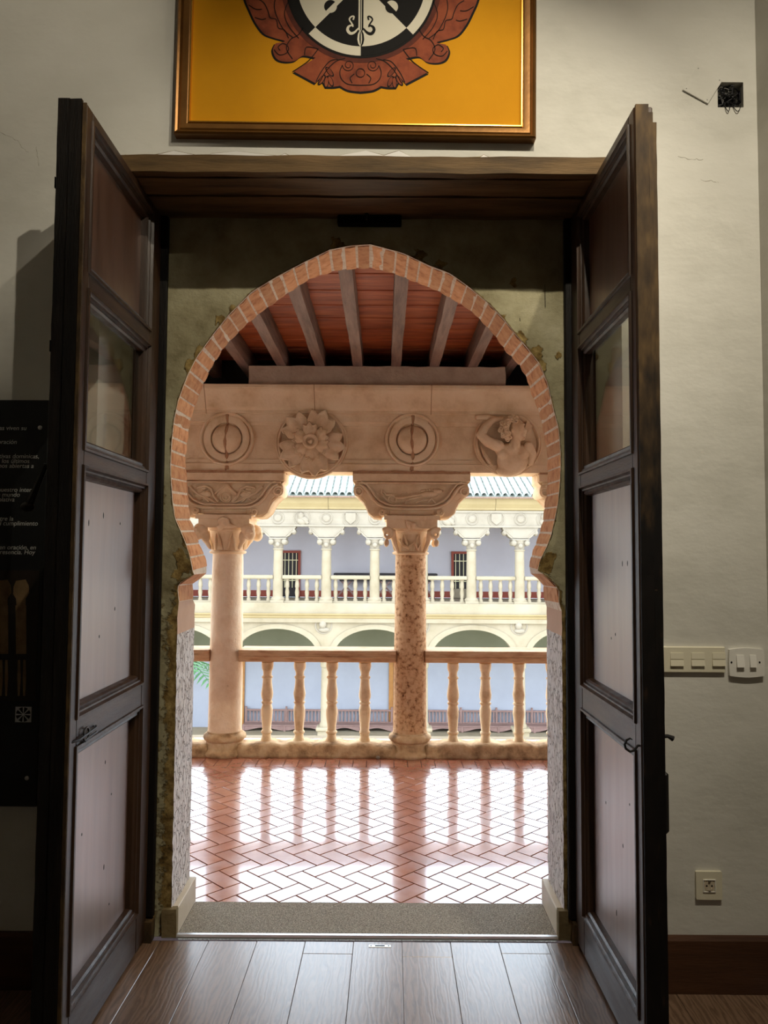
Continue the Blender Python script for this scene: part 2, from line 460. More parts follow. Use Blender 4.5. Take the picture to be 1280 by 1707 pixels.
# ------------------------------------------------------------------ mesh builder
class MB:
    def __init__(s):
        s.v, s.f, s.mi = [], [], []
    def add(s, vs_, fs, mi=0):
        k = len(s.v)
        s.v += [tuple(p) for p in vs_]
        s.f += [tuple(i + k for i in f) for f in fs]
        s.mi += [mi] * len(fs)
        return s
    def box(s, x0, x1, y0, y1, z0, z1, mi=0):
        v = [(x0, y0, z0), (x1, y0, z0), (x1, y1, z0), (x0, y1, z0), (x0, y0, z1), (x1, y0, z1), (x1, y1, z1), (x0, y1, z1)]
        return s.add(v, [(3, 2, 1, 0), (4, 5, 6, 7), (0, 1, 5, 4), (1, 2, 6, 5), (2, 3, 7, 6), (3, 0, 4, 7)], mi)
    def bbox(s, x0, x1, y0, y1, z0, z1, b=0.004, mi=0):
        """box with chamfered edges"""
        b = min(b, (x1 - x0) / 2.2, (y1 - y0) / 2.2, (z1 - z0) / 2.2)
        vs_, fs = [], []
        X, Y, Z = (x0, x1), (y0, y1), (z0, z1)
        idx = {}
        for i in (0, 1):
            for j in (0, 1):
                for k in (0, 1):
                    sx, sy, sz = (1, -1)[i], (1, -1)[j], (1, -1)[k]
                    p = (X[i], Y[j], Z[k])
                    for ax in range(3):
                        q = [p[0] + sx * b, p[1] + sy * b, p[2] + sz * b]
                        q[ax] = p[ax]
                        idx[(i, j, k, ax)] = len(vs_)
                        vs_.append(tuple(q))
        def quad(a, t):
            r = []
            for (u, v_) in ((0, 0), (1, 0), (1, 1), (0, 1)):
                c = [0, 0, 0]
                c[a] = t
                c[(a + 1) % 3], c[(a + 2) % 3] = u, v_
                r.append(idx[(c[0], c[1], c[2], a)])
            return tuple(r) if t else tuple(reversed(r))
        for a in range(3):
            for t in (0, 1):
                fs.append(quad(a, t))
        for a in range(3):
            b1, b2 = (a + 1) % 3, (a + 2) % 3
            for u in (0, 1):
                for v_ in (0, 1):
                    c0, c1 = [0, 0, 0], [0, 0, 0]
                    c0[b1] = c1[b1] = u
                    c0[b2] = c1[b2] = v_
                    c1[a] = 1
                    f = (idx[(*c0, b1)], idx[(*c1, b1)], idx[(*c1, b2)], idx[(*c0, b2)])
                    fs.append(f if (u ^ v_) else tuple(reversed(f)))
        for i in (0, 1):
            for j in (0, 1):
                for k in (0, 1):
                    f = tuple(idx[(i, j, k, a)] for a in range(3))
                    fs.append(f if (i ^ j ^ k) else tuple(reversed(f)))
        return s.add(vs_, fs, mi)
    def lathe(s, prof, c=(0, 0, 0), n=24, axis='Z', mi=0, cap=True):
        """prof: (radius, height) list, closed at ends"""
        vs_, fs = [], []
        for r, h in prof:
            for i in range(n):
                a = 2 * PI * i / n
                ca, sa = r * math.cos(a), r * math.sin(a)
                if axis == 'Z':
                    vs_.append((c[0] + ca, c[1] + sa, c[2] + h))
                elif axis == 'Y':
                    vs_.append((c[0] + ca, c[1] - h, c[2] + sa))
                else:
                    vs_.append((c[0] + h, c[1] + ca, c[2] + sa))
        m = len(prof)
        for j in range(m - 1):
            for i in range(n):
                k = (i + 1) % n
                fs.append((j * n + i, j * n + k, (j + 1) * n + k, (j + 1) * n + i))
        if cap:
            fs.append(tuple(reversed(range(n))))
            fs.append(tuple((m - 1) * n + i for i in range(n)))
        return s.add(vs_, fs, mi)
    def prism(s, poly, d0, d1, axis='Y', mi=0):
        """poly of (x,z) extruded along Y, or (y,z) along X, or (x,y) along Z"""
        n = len(poly)
        mk = {'Y': lambda p, d: (p[0], d, p[1]), 'X': lambda p, d: (d, p[0], p[1]), 'Z': lambda p, d: (p[0], p[1], d)}[axis]
        vs_ = [mk(p, d0) for p in poly] + [mk(p, d1) for p in poly]
        fs = [tuple(range(n)), tuple(reversed(range(n, 2 * n)))]
        for i in range(n):
            k = (i + 1) % n
            fs.append((k, i, n + i, n + k))
        return s.add(vs_, fs, mi)
    def tube(s, pts, r, n=8, closed=False, mi=0):
        pts = [Vector(p) for p in pts]
        m = len(pts)
        rs = r if isinstance(r, (list, tuple)) else [r] * m
        vs_, fs = [], []
        up = None
        for i, p in enumerate(pts):
            if closed:
                t = pts[(i + 1) % m] - pts[i - 1]
            else:
                t = pts[min(i + 1, m - 1)] - pts[max(i - 1, 0)]
            t.normalize()
            if up is None:
                up = Vector((0, 0, 1)) if abs(t.z) < 0.9 else Vector((1, 0, 0))
            a = t.cross(up)
            if a.length < 1e-5:
                a = t.cross(Vector((0.3, 1, 0.2)))
            a.normalize()
            up = a.cross(t).normalized()
            for k in range(n):
                th = 2 * PI * k / n
                vs_.append(p + (a * math.cos(th) + up * math.sin(th)) * rs[i])
        for j in range(m if closed else m - 1):
            for k in range(n):
                q = (k + 1) % n
                j2 = (j + 1) % m
                fs.append((j * n + k, j * n + q, j2 * n + q, j2 * n + k))
        if not closed:
            fs.append(tuple(reversed(range(n))))
            fs.append(tuple((m - 1) * n + i for i in range(n)))
        return s.add(vs_, fs, mi)
    def ell(s, c, r, n=14, m=9, rot=None, mi=0):
        vs_, fs = [], []
        for j in range(m + 1):
            t = PI * j / m
            for i in range(n):
                a = 2 * PI * i / n
                p = Vector((r[0] * math.sin(t) * math.cos(a), r[1] * math.sin(t) * math.sin(a), r[2] * math.cos(t)))
                if rot:
                    p = rot @ p
                vs_.append(p + Vector(c))
        for j in range(m):
            for i in range(n):
                k = (i + 1) % n
                fs.append((j * n + i, (j + 1) * n + i, (j + 1) * n + k, j * n + k))
        return s.add(vs_, fs, mi)
    def build(s, name, material, parent=None, smooth=False, fix=True):
        me = bpy.data.meshes.new(name)
        loc = Vector((0, 0, 0))
        if parent is not None:
            loc = parent.matrix_basis.translation.copy()
            if parent.parent is not None:
                loc = loc + parent.parent.matrix_basis.translation
        me.from_pydata([(p[0] - loc.x, p[1] - loc.y, p[2] - loc.z) for p in s.v], [], s.f)
        mats = material if isinstance(material, (list, tuple)) else [material]
        for m in mats:
            me.materials.append(m)
        if len(mats) > 1:
            me.polygons.foreach_set('material_index', s.mi)
        if fix:
            bm = bmesh.new()
            bm.from_mesh(me)
            bmesh.ops.remove_doubles(bm, verts=bm.verts, dist=1e-6)
            bmesh.ops.recalc_face_normals(bm, faces=bm.faces)
            bm.to_mesh(me)
            bm.free()
        if smooth:
            me.shade_smooth()
            if smooth != 'all':
                try:
                    me.set_sharp_from_angle(angle=math.radians(smooth if smooth is not True else 40))
                except Exception:
                    pass
        o = bpy.data.objects.new(name, me)
        COL.objects.link(o)
        if parent is not None:
            o.parent = parent
        return o

def tag(o, label, cat=None, group=None, kind=None):
    o['label'] = label
    if cat:
        o['category'] = cat
    if group:
        o['group'] = group
    if kind:
        o['kind'] = kind
    return o
def thing(name, loc, label, cat, group=None, kind=None):
    o = bpy.data.objects.new(name, None)
    COL.objects.link(o)
    o.empty_display_size = 0.1
    o.location = loc
    return tag(o, label, cat, group, kind)
def copy_tree(o, parent=None):
    c = o.copy()
    COL.objects.link(c)
    c.parent = parent
    for ch in list(o.children):
        copy_tree(ch, c)
    return c
def remesh(o, voxel, smooth=4):
    m = o.modifiers.new('remesh', 'REMESH')
    m.mode = 'VOXEL'
    m.voxel_size = voxel
    m.use_smooth_shade = True
    if smooth:
        q = o.modifiers.new('smooth', 'SMOOTH')
        q.iterations = smooth
        q.factor = 0.5
    return o
def displaced_box(x0, x1, y0, y1, z0, z1, n, amp, fr, seed=0, rnd=0.0):
    """subdivided box pushed about by noise: rough-hewn stone; n = cells along x, y, z"""
    bm = bmesh.new()
    def grid(o, du, dv, nu, nv):
        vv = [[bm.verts.new(Vector(o) + Vector(du) * (i / nu) + Vector(dv) * (j / nv)) for j in range(nv + 1)] for i in range(nu + 1)]
        for i in range(nu):
            for j in range(nv):
                bm.faces.new((vv[i][j], vv[i + 1][j], vv[i + 1][j + 1], vv[i][j + 1]))
    dx, dy, dz = x1 - x0, y1 - y0, z1 - z0
    grid((x0, y0, z0), (dx, 0, 0), (0, 0, dz), n[0], n[2])
    grid((x0, y1, z0), (dx, 0, 0), (0, 0, dz), n[0], n[2])
    grid((x0, y0, z1), (dx, 0, 0), (0, dy, 0), n[0], n[1])
    grid((x0, y0, z0), (dx, 0, 0), (0, dy, 0), n[0], n[1])
    grid((x0, y0, z0), (0, dy, 0), (0, 0, dz), n[1], n[2])
    grid((x1, y0, z0), (0, dy, 0), (0, 0, dz), n[1], n[2])
    bmesh.ops.remove_doubles(bm, verts=bm.verts, dist=1e-5)
    bmesh.ops.recalc_face_normals(bm, faces=bm.faces)
    b = MB()
    for v in bm.verts:
        p = v.co.copy()
        if rnd:
            yc, zc = (y0 + y1) / 2, z1
            ey = max(0, abs(p.y - yc) - (dy / 2 - rnd))
            ez = max(0, p.z - (z1 - rnd))
            if ey > 0 and ez > 0:
                L = math.hypot(ey, ez)
                if L > rnd * 0.999:
                    k = rnd / L
                    p.y -= math.copysign(ey * (1 - k), p.y - yc)
                    p.z -= ez * (1 - k)
        d = noise.noise_vector(p * fr + Vector((seed * 7.3, seed, 0))) * amp
        v.co = p + d
    bm.verts.index_update()
    b.v = [tuple(v.co) for v in bm.verts]
    b.f = [tuple(v.index for v in f.verts) for f in bm.faces]
    b.mi = [0] * len(b.f)
    bm.free()
    return b

# ------------------------------------------------------------------ key planes (metres from the camera)
YW, YA, YB = 2.95, 3.328, 3.651            # white wall, arch wall front, arch wall gallery side
ZS = 3.078                                  # underside of the wooden lintel
XL, XR = -0.976, 0.806                      # inner faces of the open door leaves
RL, RR = -1.105, 0.915                      # sides of the door recess
XWR = P(1264, 300, YW).x                    # corner with the right-hand wall
XWL = -2.6
ZC = 4.95
YF, YC = 6.17, 6.32                         # frieze face, column axis

# ================================================================== THE ROOM
def grid_wall(name, xs, zs, y0, y1, skip, material, label):
    b = MB()
    for i in range(len(xs) - 1):
        for k in range(len(zs) - 1):
            if (i, k) in skip:
                continue
            b.box(xs[i], xs[i + 1], y0, y1, zs[k], zs[k + 1])
    o = b.build(name, material)
    return tag(o, label, kind='structure')
ZH = P(620, 264, YW).z                                   # top of the lintel board
hx0, hx1 = P(1196, 158, YW).x, P(1239, 158, YW).x
hz1, hz0 = P(1217, 137, YW).z, P(1217, 179, YW).z
wall_front = grid_wall('wall_front', [XWL, RL, RR, hx0, hx1, XWR], [0, ZH, hz0, hz1, ZC], YW, YA, {(1, 0), (3, 2)},
                       M['white_wall'], 'uneven whitewashed wall around the doorway')
b = MB()
b.box(hx0, hx1, YA - 0.26, YA - 0.25, hz0, hz1)
b.build('box_back', M['black'], wall_front)
for nm, xa, xb in (('wall_left', XWL - 0.2, XWL), ('wall_right', XWR, XWR + 0.2)):
    tag(MB().box(xa, xb, -3.2, YW + 0.02, 0, ZC).build(nm, M['white_wall']), 'whitewashed side wall of the room, ' + ('right of the socket' if 'right' in nm else 'left of the black board'), kind='structure')
tag(MB().box(XWL - 0.2, XWR + 0.2, -3.4, -3.2, 0, ZC).build('wall_back', M['white_wall']), 'whitewashed wall behind the viewer', kind='structure')
tag(MB().box(XWL - 0.2, XWR + 0.2, -3.4, YB, ZC, ZC + 0.2).build('ceiling', M['plain_white']), 'white ceiling of the room above the painting', kind='structure')
# broken plaster lip along the lintel, and cracks
crk = [(208, 259), (240, 262), (270, 257), (290, 252), (345, 263), (352, 257), (395, 253), (465, 261), (475, 257), (490, 264), (545, 265), (575, 258), (610, 252), (640, 260), (665, 252), (685, 262), (730, 265), (800, 263), (806, 259), (826, 268)]
pl = [P(x, y, YW - 0.002) for x, y in crk]
MB().tube(pl, [random.uniform(0.0018, 0.0042) for _ in pl], 5).build('plaster_crack', M['rubble'], wall_front)
b = MB()
b.prism([(p.x, p.z) for p in pl] + [(pl[-1].x, ZH - 0.004), (pl[0].x, ZH - 0.004)], YW - 0.006, YW + 0.01)
b.build('broken_plaster', M['plain_white'], wall_front)
for pts in ([(0, 222), (14, 226), (30, 235), (36, 246), (50, 256)], [(60, 243), (63, 262), (66, 280)], [(1168, 300), (1190, 302), (1200, 305)], [(1130, 262), (1158, 266), (1176, 265)]):
    q_ = []
    for i in range(len(pts) - 1):
        for k in range(5):
            t_ = k / 5
            q_.append(P(pts[i][0] + (pts[i + 1][0] - pts[i][0]) * t_ + random.uniform(-0.8, 0.8), pts[i][1] + (pts[i + 1][1] - pts[i][1]) * t_ + random.uniform(-1.6, 1.6), YW))
    MB().tube(q_, [random.uniform(0.0003, 0.0013) for _ in q_], 4).build('hairline_crack', M['crack'], wall_front)

# floor planks
floor = thing('floor', (0, 0, 0), 'brown oak laminate plank floor', None, kind='structure')
fb = MB().box(XWL, XWR, -3.2, YA - 0.005, -0.05, -0.012)
fb.build('subfloor', M['grout'], floor)
ang = 0.010
pw = 0.2
edge0 = P(588, 1568, 3.3)
x_edge = -0.115
cuts = {-1: 3.20, 1: 3.18, 3: 3.21}
nplank = 0
for k in range(-13, 8):
    ys = [-3.2]
    y = -3.2 + random.uniform(0.3, 1.2)
    while y < 2.1:
        ys.append(y)
        y += 1.28
    if k in cuts:
        ys.append(cuts[k])
    elif random.random() < 0.3:
        ys.append(random.uniform(2.0, 2.4))
    ys.append(YA - 0.03)
    for i in range(len(ys) - 1):
        xa, xb = x_edge + k * pw, x_edge + (k + 1) * pw
        ym = (ys[i] + ys[i + 1]) / 2
        b = MB().bbox(-pw / 2 + 0.0007, pw / 2 - 0.0007, ys[i] - ym + 0.0007, ys[i + 1] - ym - 0.0007, -0.012, 0, 0.0015)
        x = (xa + xb) / 2 + (ym - 3.3) * math.tan(ang)
        if x - pw / 2 < XWL + 0.1 or x + pw / 2 > XWR - 0.1:
            continue
        o = b.build('plank', M['laminate'], floor)
        o.location = (x, ym, 0)
        o.rotation_euler.z = -ang
# keep the floor whole towards the side walls
MB().box(XWL, XWL + 0.35, -3.2, YW, -0.012, -0.001).build('floor_border', M['laminate'], floor)
MB().box(XWR - 0.32, XWR, -3.2, YW, -0.012, -0.001).build('floor_border', M['laminate'], floor)
# chrome strike plate set into the floor
q = P(633, 1580, 3.24)
root = thing('floor_strike_plate', (q.x, 3.262, 0), 'small chrome bolt keeper set into the floor before the threshold', 'strike plate')
MB().bbox(q.x - 0.046, q.x + 0.046, 3.253, 3.271, 0, 0.002, 0.001).build('plate', M['steel'], root)
MB().box(q.x - 0.02, q.x + 0.02, 3.258, 3.266, 0.0018, 0.0024).build('slot', M['black'], root)
for s in (-1, 1):
    MB().lathe([(0.003, 0), (0.003, 0.0012)], (q.x + s * 0.036, 3.262, 0.0018), 8).build('screw', M['iron'], root)

# baseboards
zb = P(1200, 1563, YW - 0.02).z
for nm, a, c in (('baseboard_right', RR + 0.02, XWR), ('baseboard_left', XWL, RL - 0.02)):
    b = MB().prism([(YW, 0), (YW - 0.024, 0), (YW - 0.024, zb - 0.012), (YW - 0.016, zb), (YW, zb)], a, c, 'X')
    tag(b.build(nm, M['base_wood']), 'dark brown wooden baseboard ' + ('below the wall socket' if 'right' in nm else 'below the black information board'), kind='structure')

# lintel: boards under the head of the recess
lin_ = thing('trim_1', ((RL + RR) / 2, YW, ZS), 'old brown timber lintel boards over the doorway', None, kind='structure')
a, c = RL - 0.04, RR + 0.04
displaced_box(a + 0.042, c - 0.042, YW - 0.022, YW + 0.02, ZS + 0.004, ZH - 0.002, (60, 2, 4), 0.004, 6, 1).build('board', M['soffit_wood'], lin_)
displaced_box(a + 0.042, c - 0.042, YW + 0.024, 3.112, ZS, ZS + 0.03, (50, 6, 2), 0.004, 5, 2).build('board', M['soffit_wood'], lin_)
displaced_box(a + 0.042, c - 0.042, 3.125, YA - 0.002, ZS - 0.004, ZS + 0.03, (50, 6, 2), 0.004, 5, 3).build('board', M['soffit_wood'], lin_)
MB().box(RL + 0.002, RR - 0.002, YW + 0.002, YA, ZS + 0.034, ZH).build('backing', M['black_wood'], lin_)
p0, p1 = P(563, 362, YA - 0.02), P(669, 377, YA - 0.02)
bl = MB().bbox(p0.x, p1.x, YA - 0.05, YA - 0.004, p1.z, ZS - 0.006, 0.004)
bl.build('bolt_keeper', M['black'], lin_)
q = P(611, 352, 3.27)
MB().lathe([(0.006, -0.02), (0.006, 0.0), (0.009, 0.0), (0.009, 0.006)], (q.x, 3.27, ZS - 0.012), 8).build('nail', M['iron'], lin_)

# door posts against the arch wall
for nm, xa, xb, lab in (('trim_2', RL + 0.004, XL + 0.028, 'dark timber door post beside the left leaf'), ('trim_3', XR - 0.028, RR - 0.004, 'dark timber door post beside the right leaf')):
    t = thing(nm, ((xa + xb) / 2, 3.31, 0), lab, None, kind='structure')
    MB().bbox(xa, xb, 3.30, YA - 0.002, 0.09, ZS - 0.006, 0.005).build('post', M['black_wood'], t)
    b = displaced_box(xa + 0.01, xb, 3.272, YA - 0.003, 0.0, 0.085, (8, 4, 6), 0.006, 12, 5)
    b.build('plinth_block', M['edge_wood'], t)

# ------------------------------------------------------------------ painting
def ring(prof, x0, x1, z0, z1):
    """mitred frame; prof = (inset, y) pairs"""
    b = MB()
    for ins, y in prof:
        b.v += [(x0 + ins, y, z0 + ins), (x1 - ins, y, z0 + ins), (x1 - ins, y, z1 - ins), (x0 + ins, y, z1 - ins)]
    for j in range(len(prof) - 1):
        for i in range(4):
            k = (i + 1) % 4
            b.f.append((j * 4 + i, j * 4 + k, (j + 1) * 4 + k, (j + 1) * 4 + i))
    b.mi = [0] * len(b.f)
    return b
YP = YW - 0.036
pbl, pbr = P(290, 221, YP), P(893, 234, YP)
px0, px1 = pbl.x, pbr.x
pz0 = (pbl.z + pbr.z) / 2
pz1 = pz0 + 1.42
pc = ((px0 + px1) / 2, YW, pz0)
paint = thing('painting', pc, 'yellow painting of a black and white heraldic shield in a bronze frame', 'painting')
ring([(0, YW), (0, YP - 0.004), (0.006, YP - 0.010), (0.014, YP - 0.006), (0.018, YP + 0.002), (0.024, YP - 0.002), (0.044, YP + 0.004), (0.050, YP + 0.008)], px0, px1, pz0, pz1).build('frame', M['frame'], paint, smooth=30)
ring([(0.050, YP + 0.008), (0.052, YP + 0.003), (0.056, YP + 0.003), (0.058, YP + 0.018)], px0, px1, pz0, pz1).build('gilt_fillet', M['gilt'], paint)
YCV = YP + 0.018
canvas = MB().box(px0 + 0.05, px1 - 0.05, YCV, YCV + 0.012, pz0 + 0.05, pz1 - 0.05).build('canvas', M['canvas'], paint)
paint.rotation_euler.y = 0.008
def emb(zx, zy):      # emblem sheet coordinates (the enlarged crop) -> canvas
    p = P(380 + zx * 0.34375, zy * 0.34375, YCV)
    return (p.x, p.z)
def clipz(poly):
    return poly
lay = [0]
def paint_poly(name, poly, m, depth):
    b = MB().prism(poly, YCV - 0.0006 * depth, YCV + 0.002)
    return b.build(name, m, paint)
def ribbon(b, pts, wd, depth, taper=False):
    n = len(pts)
    L, R = [], []
    for i in range(n):
        x0, z0 = pts[max(i - 1, 0)]
        x1, z1 = pts[min(i + 1, n - 1)]
        dx, dz = x1 - x0, z1 - z0
        l = math.hypot(dx, dz) or 1
        ww = wd * (0.3 + 0.7 * math.sin(PI * (i + 0.3) / (n - 0.4))) if taper else wd
        L.append((pts[i][0] - dz / l * ww / 2, pts[i][1] + dx / l * ww / 2))
        R.append((pts[i][0] + dz / l * ww / 2, pts[i][1] - dx / l * ww / 2))
    for i in range(n - 1):
        y = YCV - 0.0006 * depth
        b.add([(L[i][0], y, L[i][1]), (R[i][0], y, R[i][1]), (R[i + 1][0], y, R[i + 1][1]), (L[i + 1][0], y, L[i + 1][1])], [(0, 1, 2, 3)])
half = [(0, 448), (60, 440), (100, 420), (130, 425), (170, 425), (195, 380), (220, 408), (325, 352), (220, 285), (280, 275), (320, 300), (370, 305), (410, 290), (428, 250), (415, 215), (370, 205), (420, 190), (470, 170), (510, 120), (540, 60), (565, 0), (585, -90), (560, -200), (470, -330), (330, -420), (160, -470), (0, -480)]
def smooth_path(pts, corners=(), n=5):
    out = []
    m = len(pts)
    for i in range(m - 1):
        p0, p1, p2, p3 = pts[max(i - 1, 0)], pts[i], pts[i + 1], pts[min(i + 2, m - 1)]
        if i in corners: p0 = p1
        if i + 1 in corners: p3 = p2
        for k in range(n):
            t = k / n
            out.append(tuple(0.5 * (2 * p1[c] + (p2[c] - p0[c]) * t + (2 * p0[c] - 5 * p1[c] + 4 * p2[c] - p3[c]) * t * t + (3 * p1[c] - p0[c] - 3 * p2[c] + p3[c]) * t ** 3) for c in (0, 1)))
    out.append(pts[-1])
    return out
def sym(h):
    return [(640 + x, y) for x, y in h] + [(640 - x, y) for x, y in reversed(h[1:-1])]
def grow(h, k):
    out = []
    for x, y in h:
        l = math.hypot(x, y + 60) or 1
        out.append((x + x / l * k if x else 0, y + (y + 60) / l * k))
    return out
half = smooth_path(half, (2, 4, 5, 6, 7, 8, 14))
paint_poly('scroll_outline', [emb(x, y) for x, y in sym(grow(half, 8))], M['p_black'], 1)
paint_poly('scrollwork', [emb(x, y) for x, y in sym(grow(half, -3))], M['p_rust'], 2)
C0, RO, RI = (640, -85), 357, 312
def circ(c, r, n=72, a0=0, a1=2 * PI):
    return [(c[0] + r * math.cos(a0 + (a1 - a0) * i / n), c[1] + r * math.sin(a0 + (a1 - a0) * i / n)) for i in range(n + (0 if abs(a1 - a0 - 2 * PI) < 1e-6 else 1))]
paint_poly('shield_rim', [emb(*p) for p in circ(C0, RO + 34)], M['p_rust_d'], 3)
paint_poly('shield_edge', [emb(*p) for p in circ(C0, RO + 12)], M['p_black'], 4)
for k in range(8):
    a0, a1 = PI / 4 * k, PI / 4 * (k + 1)
    inner_black = k % 2 == 0
    ringp = circ(C0, RO, 12, a0, a1) + list(reversed(circ(C0, RI, 12, a0, a1)))
    paint_poly('border_segment', [emb(*p) for p in ringp], M['p_white' if inner_black else 'p_black'], 5)
    paint_poly('field_segment', [emb(*p) for p in ([C0] + circ(C0, RI, 12, a0, a1))], M['p_black' if inner_black else 'p_white'], 5)
for sx in (-1, 1):
    for sy in (-1, 1):
        c = (C0[0] + sx * 148, C0[1] + sy * 120)
        tone = sx * sy > 0
        for h in (0, 1):
            a0 = PI / 4 * (1 if sx * sy > 0 else 3) + PI * h
            black = (h == 0) == (sy > 0)
            paint_poly('roundel', [emb(*p) for p in circ(c, 31, 16, a0, a0 + PI)], M['p_black' if black else 'p_white'], 6)
for s, m in ((-1, 'p_white'), (1, 'p_black')):
    b = MB()
    ribbon(b, [emb(640 + s * 8, y) for y in (-80, 0, 80, 150)], 0.0024 * 2.6, 7)
    ribbon(b, [emb(640 + s * x, y) for x, y in smooth_path(((38, 100), (34, 84), (46, 84), (56, 98), (44, 118), (38, 134)))], 0.006, 7)
    ribbon(b, [emb(640 + s * x, y) for x, y in smooth_path(((36, 124), (58, 132), (64, 150), (50, 166), (30, 160), (12, 140)))], 0.012, 8, True)
    ribbon(b, [emb(640 + s * x, y) for x, y in ((3, 150), (10, 170), (12, 195), (8, 215), (1, 228))], 0.008, 8, True)
    b.build('lily_petal', M[m], paint, fix=False)
def line(pts, wd, depth):
    b = MB()
    ribbon(b, pts, wd, depth)
    b.build('scroll_line', M['p_black'], paint, fix=False)
for s in (-1, 1):
    sp = []
    for i in range(26):
        t = i / 25
        a = PI * (1.0 + 3.1 * t)
        r = 30 * (1 - 0.72 * t)
        sp.append(emb(640 + s * (58 - r * math.cos(a)), 318 - r * math.sin(a) * 1.0))
    line(sp, 0.0026, 4)
    for pth in ([(88, 318), (100, 350), (92, 385), (60, 410), (0, 415)], [(30, 360), (50, 380), (40, 405)], [(110, 290), (150, 300), (190, 350), (215, 398)], [(75, 285), (120, 300), (165, 345), (200, 405)],
                [(205, 240), (255, 300), (330, 352)], [(205, 240), (262, 232), (272, 270)], [(260, 100), (300, 170), (340, 195), (360, 240), (330, 290)], [(420, 245), (395, 270), (360, 262), (350, 235), (375, 215), (400, 232), (390, 250)],
                [(330, -30), (370, 60), (350, 130), (300, 190)], [(500, 0), (470, 20), (450, 60), (440, 90), (410, 100), (400, 140), (370, 150), (350, 190)], [(545, 30), (510, 50), (480, 50)], [(515, 90), (480, 100), (460, 95)], [(400, -60), (420, 40), (380, 140), (330, 185)]):
        line([emb(640 + s * x, y) for x, y in smooth_path(pth)], 0.0034, 4)
    for cxx, cyy, ang_ in ((145, 395, 0.4), (165, 400, -0.1), (188, 390, -0.6), (150, 350, 0.7)):
        lp = []
        for i in range(14):
            t = 2 * PI * i / 14
            u, v = 12 * math.cos(t), 30 * math.sin(t)
            lp.append(emb(640 + s * (cxx + u * math.cos(ang_) - v * math.sin(ang_)), cyy + u * math.sin(ang_) + v * math.cos(ang_)))
        paint_poly('leaf_outline', lp, M['p_black'], 3)
        lp2 = [((x - sum(p[0] for p in lp) / 14) * 0.72 + sum(p[0] for p in lp) / 14, (z - sum(p[1] for p in lp) / 14) * 0.78 + sum(p[1] for p in lp) / 14) for x, z in lp]
        paint_poly('leaf', lp2, M['p_rust'], 4)
cc = [emb(*p) for p in circ((640, 355), 21, 20)]
line(cc + cc[:2], 0.0024, 5)

# ------------------------------------------------------------------ black information board
ppt = P(84, 667, YW - 0.03)
ppb = P(62, 1345, YW - 0.03)
bx1 = (ppt.x + ppb.x) / 2 - 0.004
board = thing('information_board', (bx1 - 0.42, YW, ppb.z), 'black information board with white text and a photo of columns', 'board')
bb = MB().bbox(bx1 - 0.84, bx1, YW - 0.03, YW - 0.006, ppb.z, ppt.z, 0.002).build('panel', M['panel_black'], board)
MB().box(bx1 - 0.80, bx1 - 0.76, YW - 0.006, YW, ppb.z + 0.1, ppt.z - 0.1).build('spacer', M['iron'], board)
MB().box(bx1 - 0.08, bx1 - 0.04, YW - 0.006, YW, ppb.z + 0.1, ppt.z - 0.1).build('spacer', M['iron'], board)
YT = YW - 0.0302
TXT = [('sposas viven su', 44, 717, 10.5), ('a oración', 28, 740, 10.5), ('emplativas dominicas,', 65, 764, 10.5), ('lo en los últimos', 49, 772, 10.5), ('estamos abiertas a', 56, 780, 10.5),
       ('o en nuestro interi-', 58, 820, 10.5), ('ste mundo', 33, 828, 10.5), ('mplativa', 24, 836, 10.5), ('nutre la', 22, 868, 10.5), ('rece el cumplimiento', 63, 876, 10.5),
       ('orma en oración, en', 60, 916, 10.5), ('cho presencia. Hoy', 58, 924, 10.5)]
for s_, xe, yb, sz in TXT:
    c_ = bpy.data.curves.new('text_line', 'FONT')
    c_.body = s_
    c_.align_x = 'RIGHT'
    c_.size = sz * YW / F * 1.0
    c_.shear = 0.15
    c_.extrude = 0.0003
    c_.materials.append(M['ink_white'])
    o0 = bpy.data.objects.new('text_line', c_)
    COL.objects.link(o0)
    me_ = bpy.data.meshes.new_from_object(o0.evaluated_get(bpy.context.evaluated_depsgraph_get()))
    bpy.data.objects.remove(o0)
    o = bpy.data.objects.new('text_line', me_)
    COL.objects.link(o)
    p = P(xe, yb, YT)
    o.parent = board
    o.location = Vector((p.x, YT, p.z)) - board.location
    o.rotation_euler = (PI / 2, 0, 0)
for x, y in ((67, 713), (45, 1297)):
    p = P(x, y, YT)
    MB().lathe([(0.008, 0), (0.008, 0.003), (0.004, 0.005)], (p.x, YT, p.z), 14, 'Y').build('screw_cap', M['steel'], board, smooth=True)
# logo square: black wheel of wedges on white
p0, p1 = P(26, 1178, YT), P(52, 1204, YT)
lw = p1.x - p0.x
lc = ((p0.x + p1.x) / 2, (p0.z + p1.z) / 2)
MB().box(p0.x, p1.x, YT - 0.001, YT + 0.001, p1.z, p0.z).build('logo_ground', M['ink_white'], board)
for k in range(8):
    a = PI / 4 * k + 0.12
    w_ = [(lc[0] + lw * 0.06 * math.cos(a + 0.3), lc[1] + lw * 0.06 * math.sin(a + 0.3))] + [(lc[0] + lw * 0.45 * math.cos(a + t * 0.54), lc[1] + lw * 0.45 * math.sin(a + t * 0.54)) for t in (0, 0.5, 1)]
    MB().prism(w_, YT - 0.002, YT).build('logo_wedge', M['p_black'], board)
